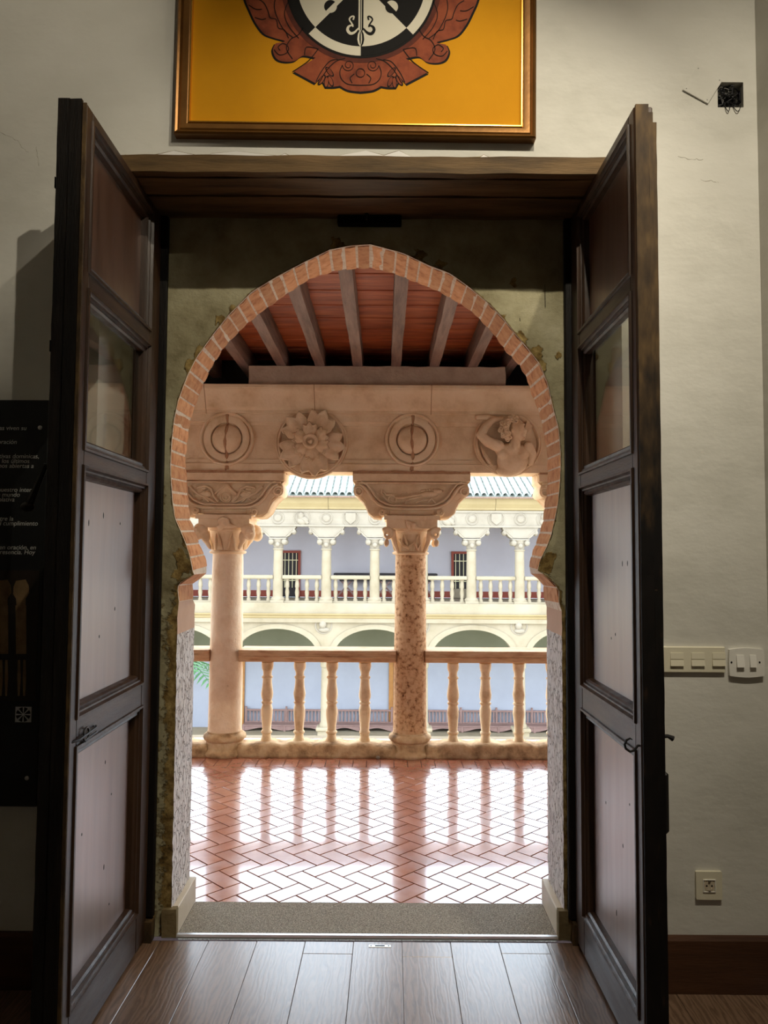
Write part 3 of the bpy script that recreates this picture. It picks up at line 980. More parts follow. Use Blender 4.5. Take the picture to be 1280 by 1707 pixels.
# printed photo of columns
pa, pb_ = P(-90, 950, YT), P(59, 1168, YT)
ph = MB().box(pa.x, pb_.x, YT - 0.0008, YT + 0.001, pb_.z, pa.z).build('printed_photo', mat('photo_ground', [(20, 14, 10), (44, 32, 20)], 5, 0.5), board)
M['photo_stone'] = mat('photo_stone', [(96, 72, 46), (150, 122, 84)], 12, 0.6)
for xc, s in ((6, 1.0), (36, 1.0), (-40, 1.0)):
    b = MB()
    def pp(x, y):
        p = P(x, y, YT)
        return (p.x, p.z)
    b.prism([pp(xc - 10, 1009), pp(xc + 8, 1009), pp(xc + 8, 1090), pp(xc - 9, 1090)], YT - 0.0016, YT)
    b.prism([pp(xc - 8, 1009), pp(xc - 9, 998), pp(xc - 14, 990), pp(xc - 13, 978), pp(xc - 9, 968), pp(xc + 7, 966), pp(xc + 12, 976), pp(xc + 13, 988), pp(xc + 7, 998), pp(xc + 7, 1009)], YT - 0.0016, YT)
    for k in (-4, 5):
        b.prism([pp(xc + k - 2, 1100), pp(xc + k + 2, 1100), pp(xc + k + 3, 1130), pp(xc + k + 1, 1160), pp(xc + k - 2, 1160), pp(xc + k - 3, 1130)], YT - 0.0016, YT)
    b.build('printed_column', M['photo_stone'], board)

# ------------------------------------------------------------------ switches, socket, junction box
def rrect(x0, x1, z0, z1, r, bow=0.0, n=6):
    pts = []
    for cx_, cz_, a0 in ((x1 - r, z0 + r, -PI / 2), (x1 - r, z1 - r, 0), (x0 + r, z1 - r, PI / 2), (x0 + r, z0 + r, PI)):
        for i in range(n + 1):
            a = a0 + PI / 2 * i / n
            pts.append((cx_ + r * math.cos(a), cz_ + r * math.sin(a)))
    return pts
sp0, sp1 = P(1062, 1077, YW), P(1207, 1121, YW)
sw = thing('switch_panel', ((sp0.x + sp1.x) / 2, YW, sp1.z), 'long ivory plate of double switches partly behind the right door leaf', 'switch')
MB().bbox(sp0.x, sp1.x, YW - 0.012, YW, sp1.z, sp0.z, 0.003).build('plate', M['plastic'], sw)
for i, xx in enumerate((1078, 1117, 1152, 1186)):
    xx = 1082 + i * 35
    for j, (ya, yb) in enumerate(((1088, 1098.5), (1099.5, 1110))):
        a, c = P(xx, ya, YW - 0.012), P(xx + 22, yb, YW - 0.012)
        rk = MB()
        d = 0.0155 if j == 0 else 0.019
        rk.prism([(YW - 0.011, c.z), (YW - d, c.z), (YW - (0.014 if j == 0 else 0.015), a.z), (YW - 0.011, a.z)], a.x, c.x, 'X')
        rk.build('rocker', M['plastic'], sw)
s0, s1 = P(1213, 1082, YW), P(1271, 1126, YW)
sw2 = thing('double_switch', ((s0.x + s1.x) / 2, YW, s1.z), 'rounded cream plate with two rockers at the far right', 'switch')
pl_ = []
for t in range(13):
    u = t / 12
    pl_.append((s0.x + (s1.x - s0.x) * u, s1.z - 0.006 * math.sin(PI * u)))
for t in range(7):
    u = t / 6
    pl_.append((s1.x + 0.002 * math.sin(PI * u), s1.z + (s0.z - s1.z) * u))
for t in range(13):
    u = t / 12
    pl_.append((s1.x - (s1.x - s0.x) * u, s0.z + 0.006 * math.sin(PI * u)))
for t in range(1, 6):
    u = t / 6
    pl_.append((s0.x - 0.002 * math.sin(PI * u), s0.z - (s0.z - s1.z) * u))
MB().prism(pl_, YW - 0.014, YW).build('plate', M['plastic_w'], sw2)
for xx, ww in ((1227, 13), (1249, 11)):
    a, c = P(xx, 1092, YW - 0.014), P(xx + ww, 1113, YW - 0.014)
    MB().prism([(YW - 0.013, c.z), (YW - 0.024, c.z + 0.002), (YW - 0.016, a.z), (YW - 0.013, a.z)], a.x, c.x, 'X').build('rocker', M['plastic_w'], sw2)
for xx in (1219, 1266):
    p = P(xx, 1104, YW - 0.014)
    MB().lathe([(0.0035, 0), (0.0035, 0.0012)], (p.x, YW - 0.0139, p.z), 10, 'Y').build('screw', M['iron'], sw2)
s0, s1 = P(1158, 1451, YW), P(1202, 1498, YW)
so = thing('wall_socket', ((s0.x + s1.x) / 2, YW, s1.z), 'square cream wall socket above the baseboard', 'socket')
b = MB().prism(rrect(s0.x, s1.x, s1.z, s0.z, 0.004), YW - 0.011, YW)
b.build('plate', M['plastic'], so)
cx_, cz_ = (s0.x + s1.x) / 2, (s0.z + s1.z) / 2
hw = (s1.x - s0.x) * 0.24
ins = ring([(0, YW - 0.011), (0, YW - 0.014), (0.002, YW - 0.0145), (0.003, YW - 0.0135)], cx_ - hw, cx_ + hw, cz_ - hw, cz_ + hw).build('insert_rim', M['plastic_w'], so)
rr = hw * 0.86
b = MB()
prof = [(rr * 1.02, 0.0145 - 0.011 + 0.0), (rr, 0.0028), (rr * 0.97, -0.001), (0.001, -0.001)]
b = MB()
n = 28
for r_, h_ in ((rr, 0.0125), (rr * 0.96, 0.0115)):
    for i in range(n):
        a = 2 * PI * i / n
        b.v.append((cx_ + r_ * math.cos(a), YW - h_, cz_ + r_ * math.sin(a)))
b.f.append(tuple(range(n)))
b.mi = [0]
well = MB().lathe([(rr, 0.0108), (rr, 0.0118), (0.0005, 0.0118)], (cx_, YW, cz_), 28, 'Y').build('well', M['skirt_tile'], so)
for s in (-1, 1):
    MB().lathe([(0.003, 0), (0.003, 0.001)], (cx_ + s * 0.0095, YW - 0.0116, cz_), 10, 'Y').build('pin_hole', M['black'], so)
    MB().box(cx_ - 0.004, cx_ + 0.004, YW - 0.016, YW - 0.0115, cz_ + s * rr * 0.86 - 0.002, cz_ + s * rr * 0.86 + 0.002).build('earth_clip', M['steel'], so)
# junction box: loose cover hanging by the hole, and the tangle of cables inside
cv = [P(1161, 110, YW), P(1204, 134, YW), P(1179, 174, YW), P(1137, 151, YW)]
jc = thing('junction_box_cover', (sum(p.x for p in cv) / 4, YW, cv[2].z), 'square white cover plate hanging crooked beside the cable hole', 'cover plate')
MB().prism([(p.x, p.z) for p in cv], YW - 0.007, YW - 0.001).build('plate', M['white_wall'], jc)
for p in cv:
    c4 = Vector((sum(q.x for q in cv) / 4, 0, sum(q.z for q in cv) / 4))
    x, z = c4.x + (p.x - c4.x) * 0.82, c4.z + (p.z - c4.z) * 0.82
    MB().lathe([(0.0022, 0), (0.0022, 0.001)], (x, YW - 0.0068, z), 8, 'Y').build('screw_hole', M['cable_g'], jc)
jb = thing('cable_tangle', ((hx0 + hx1) / 2, YW + 0.03, hz0), 'tangle of black cables in the square hole of the wall', 'cables')
for i in range(26):
    rx, rz = random.uniform(hx0 + 0.008, hx1 - 0.008), random.uniform(hz0 + 0.004, hz1 - 0.02)
    a0 = random.uniform(0, 2 * PI)
    R_ = random.uniform(0.012, 0.035)
    pts = []
    for k in range(14):
        a = a0 + k / 13 * random.uniform(3, 5.4)
        x = min(max(rx + R_ * math.cos(a), hx0 + 0.004), hx1 - 0.004)
        z = min(max(rz + R_ * 0.8 * math.sin(a), hz0 + 0.003), hz1 - 0.006)
        pts.append((x, YW + random.uniform(0.0, 0.012) + 0.006 + i * 0.001, z))
    MB().tube(pts, random.choice((0.0016, 0.0022, 0.003)), 5).build('cable', M['cable_g'] if i % 9 == 4 else M['cable'], jb, smooth=True)
for xa, xb, dz in ((0.25, 0.48, 0.016), (0.55, 0.9, 0.016)):
    pts = [(hx0 + (hx1 - hx0) * (xa + (xb - xa) * t), YW + 0.006 - 0.014 * math.sin(PI * t) ** 0.4, hz0 + 0.010 - dz * 1.9 * math.sin(PI * t)) for t in [i / 10 for i in range(11)]]
    MB().tube(pts, 0.0016, 6).build('cable_loop', M['cable'], jb, smooth=True)

# ------------------------------------------------------------------ the two open door leaves
def ringx(prof, y0, y1, z0, z1):
    b = MB()
    for ins, x in prof:
        b.v += [(x, y0 + ins, z0 + ins), (x, y1 - ins, z0 + ins), (x, y1 - ins, z1 - ins), (x, y0 + ins, z1 - ins)]
    for j in range(len(prof) - 1):
        for i in range(4):
            k = (i + 1) % 4
            b.f.append((j * 4 + i, j * 4 + k, (j + 1) * 4 + k, (j + 1) * 4 + i))
    b.mi = [0] * len(b.f)
    return b
zz = lambda y: P(147, y, 2.49).z
OPEN = [(zz(448), zz(207)), (zz(745), zz(485)), (zz(1195), zz(780)), (zz(1690), zz(1251))]
DY0, DY1, OY0, OY1 = 2.447, 3.296, 2.502, 3.165
DZ0, DZ1 = 0.012, ZS - 0.012
def xbox(b, xa, xb, *r, bev=0.004):
    b.bbox(min(xa, xb), max(xa, xb), *r, bev)
    return b
def leaf(name, xin, s, label):
    d = thing(name, (xin + s * 0.04, 3.296, 0), label, 'door', kind='structure')
    X = lambda t: xin + s * t
    xbox(MB(), X(0), X(0.062), DY0, OY0, DZ0, DZ1).build('stile', M['dark_wood'], d)
    xbox(MB(), X(0), X(0.062), OY1, DY1, DZ0, DZ1).build('stile', M['dark_wood'], d)
    zs_ = [DZ0] + [v for o_ in reversed(OPEN) for v in o_] + [DZ1]
    for i in range(0, len(zs_), 2):
        xbox(MB(), X(0.0006), X(0.0614), OY0, OY1, zs_[i], zs_[i + 1], bev=0.003).build('rail', M['dark_wood_h'], d)
    for i, (za, zb_) in enumerate(OPEN):
        pr = [(0.0, X(-0.002)), (0.004, X(0.004)), (0.010, X(0.004)), (0.013, X(0.012)), (0.022, X(0.009)), (0.028, X(0.016)), (0.031, X(0.036))]
        pr = [(-0.012, X(-0.0005)), (-0.010, X(-0.007)), (-0.002, X(-0.008))] + pr
        ringx(pr, OY0, OY1, za, zb_).build('moulding', M['dark_wood'], d, smooth=25)
        if i == 1:
            xbox(MB(), X(0.030), X(0.034), OY0 + 0.005, OY1 - 0.005, za + 0.005, zb_ - 0.005, bev=0.0005).build('pane', M['glass'], d)
        else:
            pn = xbox(MB(), X(0.036), X(0.05), OY0 + 0.003, OY1 - 0.003, za + 0.003, zb_ - 0.003, bev=0.001).build('panel', M['panel_wood'], d)
            if i >= 2:
                for k in range(5):
                    yy, zq = random.uniform(2.58, 3.0), random.uniform(za + 0.1, zb_ - 0.1)
                    MB().ell((X(0.0362), yy, zq), (0.0012, 0.005, random.uniform(0.004, 0.012)), 8, 5).build('knot', M['black_wood'], pn, smooth=True)
        xbox(MB(), X(0.0615), X(0.07), OY0 - 0.02, OY0 + 0.03, za, zb_, bev=0.002).build('outer_bead', M['black_wood'], d)
    return d, X
d1, X1 = leaf('door_1', XL, -1, 'tall open door leaf on the left with black meeting edge and ring bolt')
d2, X2 = leaf('door_2', XR, 1, 'tall open door leaf on the right with worn brown meeting edge and hook')
# meeting edges
b = displaced_box(X1(0.052), X1(0.014), DY0 - 0.010, DY0 + 0.004, DZ0, DZ1 + 0.008, (3, 2, 90), 0.0016, 14, 4)
b.build('meeting_strip', M['black_wood'], d1)
displaced_box(X1(0.092), X1(0.054), DY0 - 0.006, DY0 + 0.05, DZ0, DZ1 + 0.012, (3, 3, 90), 0.0016, 14, 6).build('meeting_strip', M['black_wood'], d1)
xbox(MB(), X1(0.0), X1(0.013), DY0 - 0.004, DY0 + 0.002, DZ0, DZ1, bev=0.001).build('edge_lipping', M['edge_wood'], d1)
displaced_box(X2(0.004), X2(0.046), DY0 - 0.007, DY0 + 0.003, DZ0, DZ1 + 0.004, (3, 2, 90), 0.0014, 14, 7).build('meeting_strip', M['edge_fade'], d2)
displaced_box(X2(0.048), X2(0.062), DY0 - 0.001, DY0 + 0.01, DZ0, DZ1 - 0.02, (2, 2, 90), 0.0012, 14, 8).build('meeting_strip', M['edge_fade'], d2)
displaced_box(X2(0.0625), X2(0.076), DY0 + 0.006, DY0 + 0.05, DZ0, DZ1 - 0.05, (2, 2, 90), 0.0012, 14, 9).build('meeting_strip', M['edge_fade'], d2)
# ring bolt of the left leaf
yb_ = 2.56
zc_ = P(152, 1224, yb_).z
rb = MB().tube([(X1(-0.010), yb_ + 0.022 * math.cos(a), zc_ + 0.022 * math.sin(a)) for a in [2 * PI * i / 18 for i in range(18)]], 0.0035, 6, True)
rb.tube([(X1(0.004), DY0 + 0.02, zc_ - 0.005), (X1(-0.010), DY0 + 0.05, zc_ - 0.004), (X1(-0.012), 2.64, zc_ + 0.004), (X1(-0.004), 2.66, zc_ + 0.004)], 0.0048, 8)
rb.tube([(X1(-0.010), 2.55, zc_ - 0.018), (X1(-0.012), 2.65, zc_ - 0.012)], 0.004, 6)
rb.build('ring_bolt', M['iron'], d1, smooth=True)
# hook of the right leaf
hp = [(1075, 1244), (1070, 1243), (1063, 1243), (1057, 1251), (1050, 1253), (1043, 1248), (1041, 1241), (1044, 1234), (1050, 1231), (1054, 1233)]
MB().tube([P(x, y, 2.462) for x, y in hp], [0.004] * 8 + [0.003, 0.0015], 8).build('hook', M['iron'], d2, smooth=True)
# ironwork on the outer faces
q = P(1112, 1228, 2.5)
lt = MB().tube([(X2(0.06), 2.5, q.z), (X2(0.098), 2.49, q.z + 0.004), (X2(0.115), 2.49, q.z - 0.004)], [0.008, 0.006, 0.009], 8)
lt.build('latch', M['iron'], d2, smooth=True)
q0, q1 = P(1118, 1285, 2.5), P(1120, 1388, 2.5)
MB().bbox(X2(0.06), X2(0.098), 2.48, 2.53, q1.z, q0.z, 0.008).build('bolt_case', M['iron'], d2)
for yy in (1225, 1102):
    q = P(74, yy, 2.5)
    MB().tube([(X1(0.05), 2.5, q.z), (X1(0.12), 2.5, q.z - 0.004)] if yy == 1225 else [(X1(0.05), 2.5, q.z), (X1(0.096), 2.5, q.z)], 0.007, 8).build('latch', M['iron'], d1, smooth=True)
qa, qb = P(76, 776, 2.6), P(48, 843, 2.6)
kb = MB().tube([(X1(0.05), 2.6, qa.z), (qa.x, 2.6, qa.z), (qb.x, 2.6, qb.z)], [0.008, 0.01, 0.014], 8)
kb.ell((qb.x - 0.004, 2.6, qb.z - 0.004), (0.024, 0.018, 0.018), 12, 8)
kb.build('latch_bar', M['iron'], d1, smooth=True)
for yy in (305, 577):
    q = P(92, yy, 2.46)
    MB().bbox(X1(0.088), X1(0.102), 2.46, 2.5, q.z - 0.012, q.z + 0.012, 0.003).build('iron_stud', M['iron'], d1)

# ------------------------------------------------------------------ arch wall with horseshoe opening
nA = [(299, 1003), (296.5, 979), (301.5, 971.6), (324, 959)]
fA = [(322.6, 999), (321, 975), (335, 963), (344.6, 956)]
nB = [(322, 952), (317, 926), (310, 905), (300.6, 882), (292, 862.6), (288, 833), (285, 790.5), (284.8, 774), (286.7, 737), (291, 698), (298, 667), (312, 627.5), (327.5, 596.6), (355.6, 558), (381, 526), (420, 487), (462, 461.6), (507.5, 437.6), (550, 417), (585, 410), (617, 408)]
fB = [(345.5, 945), (342, 926), (333, 908), (326, 889), (317, 864), (314, 829), (311, 790.5), (309, 774), (310, 754), (315, 720), (320, 692), (330, 664), (344, 630), (355.6, 608), (369.7, 585), (386.6, 565.6), (412, 540), (440, 518), (479, 490), (513, 467), (555, 453), (590, 448), (617, 447)]
nC = [(617, 408), (670, 422), (718, 444.7), (749, 456), (780, 478), (811, 504), (839, 532), (856, 554), (875.6, 577), (898, 605), (912, 638.7), (920.6, 678), (930.5, 714.7), (933, 745.6), (934, 771), (932, 807), (929, 838.7), (923.7, 865), (918, 891), (910.6, 910), (899, 934), (895, 951)]
fC = [(617, 447), (656, 456.5), (684, 467), (732, 487), (754.7, 499.5), (780, 515), (802.5, 536), (822, 557), (844.7, 588), (863, 605), (875.6, 627.5), (882.7, 647), (898, 689), (905, 717.5), (911, 751), (912.5, 771), (912.5, 797.5), (910.6, 825.6), (906.8, 846), (905, 867), (899, 887), (892, 908), (884, 929), (881.5, 947)]
nD = [(905, 958), (923.7, 974), (931, 986), (931, 1005.5)]
fD = [(884, 957), (899, 966), (905, 975.5), (906.5, 1001)]
def to3(l, Y):
    return [(P(x, y, Y).x, P(x, y, Y).z) for x, y in l]
def resample(l, n):
    d = [0]
    for i in range(1, len(l)):
        d.append(d[-1] + math.hypot(l[i][0] - l[i - 1][0], l[i][1] - l[i - 1][1]))
    out = []
    for k in range(n + 1):
        t = d[-1] * k / n
        i = max(j for j in range(len(l) - 1) if d[j] <= t + 1e-9)
        u = (t - d[i]) / (d[i + 1] - d[i])
        out.append((l[i][0] + (l[i + 1][0] - l[i][0]) * u, l[i][1] + (l[i + 1][1] - l[i][1]) * u))
    return out
NB = 32
segs = []
for ns, fs_, n in ((nA, fA, 9), (nB, fB, NB * 3), (nC, fC, NB * 3), (nD, fD, 9)):
    segs.append((resample(to3(ns, YA), n), resample(to3(fs_, YB), n)))
ACX, ACZ = -0.06, 1.9
def outward(l, i, d):
    a, c = l[max(i - 1, 0)], l[min(i + 1, len(l) - 1)]
    tx, tz = c[0] - a[0], c[1] - a[1]
    L = math.hypot(tx, tz) or 1
    nx, nz = -tz / L, tx / L
    return (l[i][0] + nx * d, l[i][1] + nz * d)
JXL, JXR = -0.885, 0.766
zjl, zjr = segs[0][0][0][1], segs[3][0][-1][1]
loopN, loopF, kinds = [], [], []
NJ = 40
for k in range(NJ):
    z = zjl * k / NJ
    dx = 0.004 * noise.noise(Vector((0, 1.0, z * 30)))
    loopN.append((JXL + dx + 0.004, z)); loopF.append((JXL + dx, z)); kinds.append('J')
for si, (nn, ff) in enumerate(segs):
    for i in range(len(nn)):
        if si > 0 and i == 0 and si == 2:
            continue
        loopN.append(outward(nn, i, 0.0035)); loopF.append(outward(ff, i, 0.0035)); kinds.append('A')
for k in range(NJ, -1, -1):
    if k == NJ:
        continue
    z = zjr * k / NJ
    dx = 0.004 * noise.noise(Vector((5, 1.0, z * 30)))
    loopN.append((JXR + dx - 0.002, z)); loopF.append((JXR + dx, z)); kinds.append('J')
CHIPS = [(P(x, y, YA).x, P(x, y, YA).z, r * 0.0034) for x, y, r in ((320, 610, 10), (332, 586, 8), (368, 532, 8), (388, 514, 6), (870, 562, 7), (893, 588, 10), (901, 608, 9), (908, 642, 7), (298, 925, 9), (306, 944, 10), (296, 958, 8), (917, 928, 9), (910, 944, 11), (312, 905, 9), (931, 593, 6), (838, 530, 5), (856, 470, 6), (700, 425, 9), (735, 440, 7), (560, 405, 9))]
OX0, OX1, OZ = -1.35, 1.15, 3.25
def outer_pt(p):
    x, z = p
    if z <= ACZ:
        return (OX0 if x < ACX else OX1, z)
    dx, dz = x - ACX, z - ACZ
    t = 1e9
    if dx < -1e-6: t = min(t, (OX0 - ACX) / dx)
    if dx > 1e-6: t = min(t, (OX1 - ACX) / dx)
    if dz > 1e-6: t = min(t, (OZ - ACZ) / dz)
    return (ACX + dx * t, ACZ + dz * t)
b = MB()
RADN = 30
wear = []
nl = len(loopN)
for i in range(nl):
    p = loopN[i]
    q = outer_pt(p)
    for j in range(RADN + 1):
        t = (j / RADN) ** 1.35
        x, z = p[0] + (q[0] - p[0]) * t, p[1] + (q[1] - p[1]) * t
        d = math.hypot(x - p[0], z - p[1])
        y = YA + 0.006 * noise.noise(Vector((x * 3, 0, z * 3))) + 0.003 * noise.noise(Vector((x * 14, 4, z * 14)))
        ru = noise.noise(Vector((x * 9, 2, z * 9))) + 0.5 * noise.noise(Vector((x * 25, 2, z * 25)))
        lower = max(0, min(1, (1.62 - z) / 0.35))
        reach = 0.012 + 0.010 * ru + (0.085 if x < 0 else 0.03) * lower
        wv_ = max(0, 1 - d / max(0.004, reach)) * (0.55 + 0.25 * lower)
        edge = (x - XL) if x < 0 else (XR - x)
        if z < 2.0:
            wv_ = max(wv_, 0.6 * max(0, 1 - max(0, edge - 0.012) / (0.035 + 0.02 * ru)) * (1.0 if (x < 0 or z < 1.2) else 0.2))
        wv_ = min(1, max(wv_, 0.34 * max(0, min(1, (1.35 - z) / 0.3))))
        for qx, qz, qr in CHIPS:
            dd = math.hypot(x - qx, z - qz) * (1 + 0.7 * noise.noise(Vector((x * 45, 7, z * 45))))
            if dd < qr:
                kq = 1 - dd / qr
                wv_ = max(wv_, min(1, 0.35 + 0.8 * kq))
                y += 0.004 * min(1, kq * 2)
        wear.append(wv_)
        if lower > 0 and d < reach:
            y += (0.004 + 0.012 * abs(noise.noise(Vector((x * 40, 1, z * 40))))) * lower
        b.v.append((x, y, z))
for i in range(nl - 1):
    for j in range(RADN):
        a0 = i * (RADN + 1) + j
        fidx = (a0, a0 + 1, a0 + RADN + 2, a0 + RADN + 1)
        b.f.append(fidx)
        b.mi.append(0)
# intrados / jambs between front and back
base = len(b.v)
NY = 8
for i in range(nl):
    for j in range(NY + 1):
        t = j / NY
        x = loopN[i][0] + (loopF[i][0] - loopN[i][0]) * t
        z = loopN[i][1] + (loopF[i][1] - loopN[i][1]) * t
        y = YA + 0.004 + (YB - YA - 0.004) * t
        if kinds[i] == 'J' and z < 1.27 and 0 < j < NY:
            x += 0.006 * noise.noise(Vector((x, y * 16, z * 16)))
        b.v.append((x, y, z))
for i in range(nl - 1):
    for j in range(NY):
        a0 = base + i * (NY + 1) + j
        zc2 = (loopN[i][1] + loopN[i + 1][1]) / 2
        b.f.append((a0, a0 + 1, a0 + NY + 2, a0 + NY + 1))
        b.mi.append(4 if kinds[i] == 'A' else (2 if zc2 > 1.27 else 3))
# gallery side
base = len(b.v)
for i in range(nl):
    p = loopF[i]
    q = outer_pt(p)
    b.v += [(p[0], YB, p[1]), (q[0], YB, q[1])]
for i in range(nl - 1):
    a0 = base + 2 * i
    b.f.append((a0, a0 + 2, a0 + 3, a0 + 1))
    b.mi.append(5)
GX0, GX1, GZ = -5.0, 4.6, 5.2
b.box(GX0, OX0 + 0.002, YA + 0.001, YB, -0.3, GZ, 5)
b.box(OX1 - 0.002, GX1, YA + 0.001, YB, -0.3, GZ, 5)
b.box(OX0, OX1, YA + 0.001, YB, OZ - 0.004, GZ, 5)
wall_arch = tag(b.build('wall_arch', [M['green_plaster'], M['rubble'], M['jamb_pink'], M['jamb_stone'], M['mortar'], M['plain_white']], fix=False),
                'greenish old plaster wall with a horseshoe arch opening', kind='structure')
at_ = wall_arch.data.attributes.new('wear', 'FLOAT', 'POINT')
at_.data.foreach_set('value', wear + [0.0] * (len(wall_arch.data.vertices) - len(wear)))
wall_arch.data.shade_smooth()
wall_arch.data.set_sharp_from_angle(angle=math.radians(35))
def brick(nn, ff, i0, i1, gap, yj, depth=0.055):
    def pt(l, t):
        i = min(int(t), len(l) - 2)
        u = t - i
        return (l[i][0] + (l[i + 1][0] - l[i][0]) * u, l[i][1] + (l[i + 1][1] - l[i][1]) * u)
    g0, g1 = i0 + gap, i1 - gap
    jr = random.uniform(-0.0015, 0.0012)
    vs_ = []
    def offs(l, t, d):
        a, c = pt(l, max(t - 0.6, 0)), pt(l, min(t + 0.6, len(l) - 1.0001))
        tx, tz = c[0] - a[0], c[1] - a[1]
        L = math.hypot(tx, tz) or 1
        p = pt(l, t)
        return (p[0] - tz / L * d, p[1] + tx / L * d)
    b = MB()
    ts = [g0, (g0 + g1) / 2, g1]
    Ys = [YA + 0.017 + yj, YA + 0.11, YA + 0.21, YB + 0.002 + yj]
    for k, y in enumerate(Ys):
        u = (y - YA) / (YB - YA)
        for t in ts:
            for d in (jr + random.uniform(-0.0012, 0.0012) + (0.0025 if (t != ts[1]) else 0), depth):
                pn, pf = offs(nn, t, d), offs(ff, t, d)
                b.v.append((pn[0] + (pf[0] - pn[0]) * u, y + random.uniform(-0.0015, 0.0015), pn[1] + (pf[1] - pn[1]) * u))
    for k in range(3):
        for c in range(2):
            a = k * 6 + c * 2
            b.f.append((a, a + 2, a + 8, a + 6))
        b.f.append((k * 6, k * 6 + 6, k * 6 + 7, k * 6 + 1))
        b.f.append((k * 6 + 4, k * 6 + 5, k * 6 + 11, k * 6 + 10))
    for c in range(2):
        b.f.append((c * 2, c * 2 + 1, c * 2 + 3, c * 2 + 2))
        b.f.append((18 + c * 2, 18 + c * 2 + 2, 18 + c * 2 + 3, 18 + c * 2 + 1))
    b.mi = [0] * len(b.f)
    o = b.build('brick', M['brick'], wall_arch)
    return o
for si in (1, 2):
    nn, ff = segs[si]
    for k in range(NB):
        brick(nn, ff, 3 * k, 3 * k + 3, random.uniform(0.14, 0.34), random.uniform(-0.003, 0.004))
for si in (0, 3):
    nn, ff = segs[si]
    a = 4.1 if si == 0 else 0
    if si == 0:
        brick(nn, ff, 0, 4.2, 0.12, 0.0); brick(nn, ff, 4.4, 9, 0.05, 0.0)
    else:
        brick(nn, ff, 0, 4.8, 0.05, 0.0); brick(nn, ff, 5.0, 9, 0.12, 0.0)
for pts in ([(947, 925), (945, 960), (948, 1040), (949, 1045)], [(908, 474), (909, 512)], [(866, 530), (867, 535)]):
    MB().tube([P(x, y, YA - 0.004) for x, y in pts], [0.001] + [0.004] * (len(pts) - 2) + [0.001], 5).build('plaster_gouge', M['black_wood'], wall_arch)

# threshold
thr = thing('threshold_mat', (-0.06, 3.49, 0), 'grey gritty doormat filling the arch threshold', 'doormat')
MB().box(JXL + 0.03, JXR - 0.03, 3.348, YB - 0.001, -0.02, 0.004).build('mat', M['carpet'], thr)
strip = tag(MB().prism([(3.316, 0.0005), (3.318, 0.006), (3.330, 0.010), (3.345, 0.010), (3.347, 0.0005)], JXL - 0.03, JXR + 0.04, 'X').build('threshold_strip', M['alu']), 'silver metal strip between wood floor and doormat', 'threshold')
for nm, xa, xb, lab in (('trim_4', JXL - 0.012, JXL + 0.028, 'left'), ('trim_5', JXR - 0.028, JXR + 0.012, 'right')):
    t = thing(nm, ((xa + xb) / 2, 3.5, 0), 'beige skirting along the ' + lab + ' arch jamb beside the doormat', None, kind='structure')
    MB().bbox(xa, xb, 3.352, YB + 0.012, 0.0, 0.112, 0.003).build('skirting', M['skirt_tile'], t)
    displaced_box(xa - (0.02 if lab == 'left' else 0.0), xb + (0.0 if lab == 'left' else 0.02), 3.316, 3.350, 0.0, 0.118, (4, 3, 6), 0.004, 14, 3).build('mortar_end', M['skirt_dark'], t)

# ================================================================== THE GALLERY
gf = thing('gallery_floor', (0, 0, 0), 'shiny terracotta herringbone tile floor of the gallery', None, kind='structure')
MB().box(GX0, GX1, YB, 6.9, -0.3, -0.005).build("grout_bed", M['grout'], gf)
TW, GAP = 0.0994, 0.0068
YS0, YS1 = 5.935, 6.145
def clip(poly, axis, lim, keep_less):
    out = []
    n = len(poly)
    for i in range(n):
        a, c = poly[i], poly[(i + 1) % n]
        ia = (a[axis] <= lim) if keep_less else (a[axis] >= lim)
        ic = (c[axis] <= lim) if keep_less else (c[axis] >= lim)
        if ia:
            out.append(a)
        if ia != ic:
            t = (lim - a[axis]) / (c[axis] - a[axis])
            out.append((a[0] + (c[0] - a[0]) * t, a[1] + (c[1] - a[1]) * t))
    return out
R2 = math.sqrt(0.5)
tiles = []
HX, HY = 0.018, 0.055        # phase of the pattern
for i in range(-90, 90):
    for j in range(-14, 14):
        for kind in (0, 1):
            p0_, q0_ = (i + 2 * j), (i - 2 * j)
            if kind == 0:
                r = (p0_, p0_ + 2, q0_, q0_ + 1)
            else:
                r = (p0_, p0_ + 1, q0_ + 1, q0_ + 3)
            cpq = ((r[0] + r[1]) / 2, (r[2] + r[3]) / 2)
            cx_ = (cpq[0] + cpq[1]) * R2 * TW + HX
            cy_ = (cpq[0] - cpq[1]) * R2 * TW + HY + 4.8
            if not (-2.9 < cx_ < 2.6 and YB - 0.2 < cy_ < YS0 + 0.2):
                continue
            tiles.append((kind, cx_, cy_))
def tile_poly(kind, cx_, cy_):
    a, c = TW - GAP / 2, TW / 2 - GAP / 2
    if kind:
        a, c = c, a
    pts = []
    for u, v in ((-a, -c), (a, -c), (a, c), (-a, c)):
        pts.append((cx_ + (u + v) * R2, cy_ + (u - v) * R2))
    pts.reverse()
    return pts
def tile_mesh(poly, z0=-0.008, z1=0.0, bev=0.0012):
    b = MB()
    n = len(poly)
    mx, my = sum(p[0] for p in poly) / n, sum(p[1] for p in poly) / n
    top = []
    for p in poly:
        L = math.hypot(p[0] - mx, p[1] - my) or 1
        top.append((p[0] - (p[0] - mx) / L * bev * 1.6, p[1] - (p[1] - my) / L * bev * 1.6))
    b.v = [(p[0], p[1], z0) for p in poly] + [(p[0], p[1], z1 - bev) for p in poly] + [(p[0], p[1], z1) for p in top]
    for i in range(n):
        k = (i + 1) % n
        b.f.append((i, k, n + k, n + i))
        b.f.append((n + i, n + k, 2 * n + k, 2 * n + i))
    b.f.append(tuple(range(2 * n, 3 * n)))
    b.mi = [0] * len(b.f)
    return b
